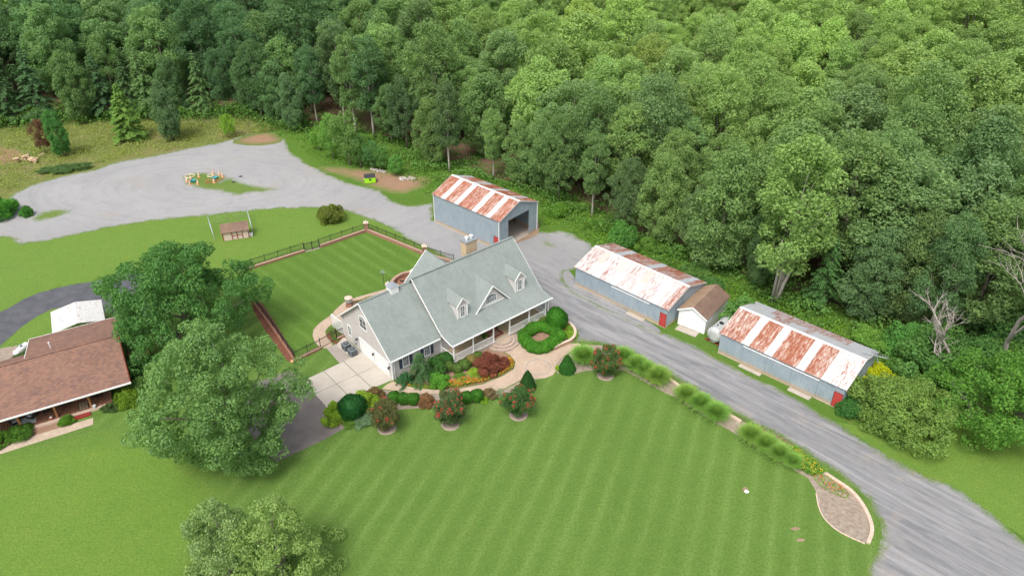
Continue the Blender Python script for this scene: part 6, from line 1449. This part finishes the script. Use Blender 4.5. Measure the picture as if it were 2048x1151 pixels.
# front row along the edge
step = 4.2; FRONT = []
for i in range(len(EX)-1):
    L = math.hypot(EX[i+1]-EX[i], EY[i+1]-EY[i]); n = max(1, round(L/step))
    for k in range(n):
        x = EX[i]+(EX[i+1]-EX[i])*(k+.5)/n+random.uniform(-1, 1); y = EY[i]+(EY[i+1]-EY[i])*(k+.5)/n+random.uniform(.2, 2.4)
        u, v = pxy(Vector((x, y, 0)))
        if not free(x, y, 3.6) or u < -230 or u > 2230 or v > 900: continue
        if 1500 < u < 1800 and random.random() < .5: continue
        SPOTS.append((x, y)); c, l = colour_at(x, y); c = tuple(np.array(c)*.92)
        kind = random.choice(['conifer', 'conifer', 'full', 'full']) if conif_zone(u, v) else random.choice(['tall', 'broad', 'full', 'light', 'full'] if u < 1450 else ['broad', 'full', 'full', 'light'])
        h = random.uniform(10.5, 18) if u > 430 else random.uniform(11, 15)
        if 640 < u < 760: kind = 'tall'; h = 19
        FRONT.append((u, tree(kind, (x, y, 0), h, *FT[2], color=c, wide=random.uniform(.85, 1.1)), l)); NT += 1
LM = [(-400, 'left frame edge'), (60, 'log heap'), (128, 'burnt tree'), (262, 'slim pointed meadow tree'), (345, 'blue green meadow tree'), (460, 'yellow green sapling'), (560, 'top end of the gravel lot'), (690, 'thicket'), (760, 'green dumpster'),
      (870, 'left end of the tall shed'), (985, 'middle of the tall shed'), (1080, 'open end of the tall shed'), (1200, 'left end of the patchy shed'), (1300, 'middle of the patchy shed'), (1400, 'small white garage'), (1480, 'left end of the rusty shed'),
      (1560, 'silvery leaning trunks'), (1640, 'feathery drooping tree'), (1760, 'bent aerial'), (1850, 'round pale tree'), (1985, 'spreading walnut')]
FRONT.sort(key=lambda q_: q_[0]); cnt = {}
for u, e, l in FRONT:
    lm = [n_ for x_, n_ in LM if x_ <= u][-1]; cnt[lm] = cnt.get(lm, 0)+1; k = cnt[lm]
    e['label'] = ('light' if l > .5 else 'dark')+' wood edge tree, '+['first', 'second', 'third', 'fourth', 'fifth', 'sixth', 'seventh', 'eighth', 'ninth', 'tenth', 'eleventh', 'twelfth'][min(k-1, 11)]+' right of the '+lm
tries = 0
SEC = []
while tries < 9000:
    tries += 1; y = random.uniform(52, 205); x = random.uniform(-175, 175)
    if abs(x) > (y+30)*.80+8: continue
    b0 = behind(x, y)
    if b0 < 2.5: continue
    u, v = pxy(Vector((x, y, 17)))
    if u < -170 or u > 2220 or v < -260 and y > 180: continue
    if not free(x, y, 5.2 if b0 < 25 else 6.6): continue
    SPOTS.append((x, y)); SEC.append((x, y, b0))
SEC.sort(key=lambda s: math.hypot(s[0], s[1])); print('front row', NT, 'inner', len(SEC))
rest = []; INNER = []
for i, (x, y, b0) in enumerate(SEC):
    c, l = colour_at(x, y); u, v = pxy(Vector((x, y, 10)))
    kind = random.choice(['conifer', 'full', 'broad', 'broad']) if (u < 460 and b0 < 14) else random.choice(['broad', 'broad', 'broad', 'tall', 'light', 'full'])
    h = random.choice([random.uniform(12.5, 16), random.uniform(15.5, 19), random.uniform(18, 22)])*(1.0 if b0 > 6 else .93)
    if 12 < i and b0 < 0: continue
    if len([1 for _ in ()]) or NT+i > 296: rest.append((x, y, h, c)); continue
    cell = ('light' if l > .62 else ('mid' if l > .38 else 'dark'), 'just behind the wood edge' if b0 < 9 else ('in the lower wood' if b0 < 20 else 'halfway up the wood' if b0 < 32 else 'high in the wood' if b0 < 50 else 'near the top edge'),
            [n_ for x_, n_ in ((-9999, 'log heap'), (200, 'slim tree'), (400, 'gravel top'), (600, 'thicket'), (800, 'tall shed'), (1040, 'patchy shed'), (1280, 'small garage'), (1480, 'silvery tree'), (1680, 'dead trees')) if x_ <= u][-1])
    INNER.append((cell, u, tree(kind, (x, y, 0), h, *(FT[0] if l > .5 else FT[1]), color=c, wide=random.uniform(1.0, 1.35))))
_O1 = ['first', 'second', 'third', 'fourth', 'fifth', 'sixth', 'seventh', 'eighth', 'ninth', 'tenth', 'eleventh', 'twelfth', 'thirteenth', 'fourteenth', 'fifteenth', 'sixteenth', 'seventeenth', 'eighteenth', 'nineteenth']
def ORD(k): return _O1[k-1] if k < 20 else (['twentieth', 'thirtieth', 'fortieth'][k//10-2] if k % 10 == 0 else ['twenty', 'thirty', 'forty'][k//10-2]+'-'+_O1[k % 10-1])
INNER.sort(key=lambda q_: q_[1]); cnt = {}
for cell, u, e in INNER:
    k = cnt[cell] = cnt.get(cell, 0)+1
    e['label'] = ORD(k)+' '+cell[0]+' green tree from the left '+cell[1]+', above the '+cell[2]
if rest:
    base = LIB['broad'][0][1]; n0_ = len(base.vertices); co = np.empty(n0_*3, np.float32); base.vertices.foreach_get('co', co); co = co.reshape(-1, 4, 3)[::10]*1.0; out = []
    cc = co.mean(1, keepdims=True); co = cc+(co-cc)*2.7
    for (x, y, h, c) in rest:
        a = random.uniform(0, 6.28); rot = np.array([[math.cos(a), -math.sin(a), 0], [math.sin(a), math.cos(a), 0], [0, 0, 1]]); out.append((co @ rot.T)*np.array([1.2, 1.2, h/18])+np.array([x, y, 0]))
    tag(link('distant_wood', quads_mesh('distant_wood', np.concatenate(out).astype(np.float32), [M['leaf']]), None, color=(.10, .17, .055, 1)), 'far canopy of the wood beyond the nearer trees', 'wood', kind='stuff')
print('rest', len(rest))
# dead trees
def deadtree(P, H, lab, seed, lean=(.0, .0)):
    r = random.Random(seed); e = thing('dead_tree', lab, 'dead tree', P); m_ = MB()
    def br(a, d, L, rad, dep):
        pts = [a]; dd = d.copy()
        for k in range(3): dd = (dd+Vector((r.uniform(-.25, .25), r.uniform(-.25, .25), r.uniform(-.1, .2)))).normalized(); pts.append(pts[-1]+dd*L/3)
        m_.tube(pts, [rad, rad*.8, rad*.6, rad*.35], 5)
        if dep:
            for q_ in range(r.randint(3, 4)):
                nd = (dd+Vector((r.uniform(-1, 1), r.uniform(-1, 1), r.uniform(-.3, .8)))).normalized(); br(pts[r.randint(1, 3)], nd, L*r.uniform(.5, .75), rad*.55, dep-1)
    br(Vector((0, 0, 0)), Vector((lean[0], lean[1], 1)).normalized(), H*.45, .30, 4); m_.build('branches', M['deadwood'], e)
deadtree(G(1900, 748), 13, 'bleached dead tree with many bare branches above the round tree', 3, (-.3, -.2)); deadtree(G(2005, 735), 25, 'bare grey tree leaning at the right frame edge in front of the wood', 8, (-.1, -.3)); deadtree(G(1940, 830), 5, 'small grey dead branches beside the walnut tree', 12, (-.3, 0))

# undergrowth and tufts
def scatter_leaves(name, lab, pts, hfun, size, color, cat='undergrowth', spread=.8):
    P = np.array(pts); z = rng.uniform(.05, 1, len(P))*hfun; Q = leaves(np.concatenate([P, z[:, None]], 1), np.tile([0, 0, 1.], (len(P), 1)), size, spread); o = link(name, quads_mesh(name, Q, [M['leaf']]), None, color=(*color, 1)); tag(o, lab, cat, kind='stuff')
pts = []; hh = []
for i in range(len(EX)-1):
    L = math.hypot(EX[i+1]-EX[i], EY[i+1]-EY[i]); nx, ny = -(EY[i+1]-EY[i])/L, (EX[i+1]-EX[i])/L; dens = 330 if i < 8 else 300
    n = int(L*dens); t = rng.uniform(0, 1, n); s = rng.normal(1.5 if i < 8 else 0., 2.2 if i < 8 else 2.6, n)
    x = EX[i]+(EX[i+1]-EX[i])*t+nx*s; y = EY[i]+(EY[i+1]-EY[i])*t+ny*s; nz = .5+.5*np.sin(x*.55+2*np.sin(y*.4))*np.cos(y*.7+x*.2)
    keep = rng.random(n) < (.35+.65*nz) if i < 8 else rng.random(n) < nz*.8
    pts += list(zip(x[keep], y[keep])); hh += list(((3.2 if i < 8 else 1.7)*(.25+nz))[keep])
scatter_leaves('undergrowth', 'tangled green undergrowth along the foot of the wood', pts, np.array(hh), .2, (.07, .145, .035))
def tufts(name, lab, poly, n, h, size, color):
    Q = [G(*q_) for q_ in poly]; B = np.array([[q_.x, q_.y] for q_ in Q]); x0, y0 = B.min(0); x1, y1 = B.max(0); g = rng.uniform([x0, y0], [x1, y1], (n, 2)); ins = np.zeros(n, bool); j = len(B)-1
    for i in range(len(B)):
        ins ^= ((B[i, 1] > g[:, 1]) != (B[j, 1] > g[:, 1])) & (g[:, 0] < (B[j, 0]-B[i, 0])*(g[:, 1]-B[i, 1])/(B[j, 1]-B[i, 1]+1e-12)+B[i, 0]); j = i
    g = g[ins]; nz = .5+.5*np.sin(g[:, 0]*.8+2*np.sin(g[:, 1]*.5))*np.cos(g[:, 1]*.9); g = g[rng.random(len(g)) < .15+.85*nz]
    scatter_leaves(name, lab, g, np.full(len(g), h), size, color, 'grass', .9)
tufts('meadow_grass', 'rough tall grass and weeds of the meadow', [(-60, 262), (200, 250), (420, 245), (520, 238), (548, 262), (450, 283), (375, 295), (220, 322), (120, 350), (20, 384), (-60, 420)], 60000, .55, .13, (.15, .185, .05))
tufts('bank_weeds', 'weeds on the bank between the gravel lot and the wood', [(575, 275), (650, 262), (730, 285), (870, 345), (980, 372), (860, 395), (800, 350), (700, 330), (640, 330)], 26000, .5, .13, (.085, .17, .03))
tufts('bank_weeds', 'weeds between the sheds and the wood', [(1085, 400), (1180, 430), (1290, 495), (1440, 560), (1640, 630), (1800, 690), (1900, 760), (1860, 800), (1760, 750), (1500, 620), (1400, 570), (1190, 500), (1130, 455), (1085, 450)], 60000, .6, .13, (.10, .20, .025))
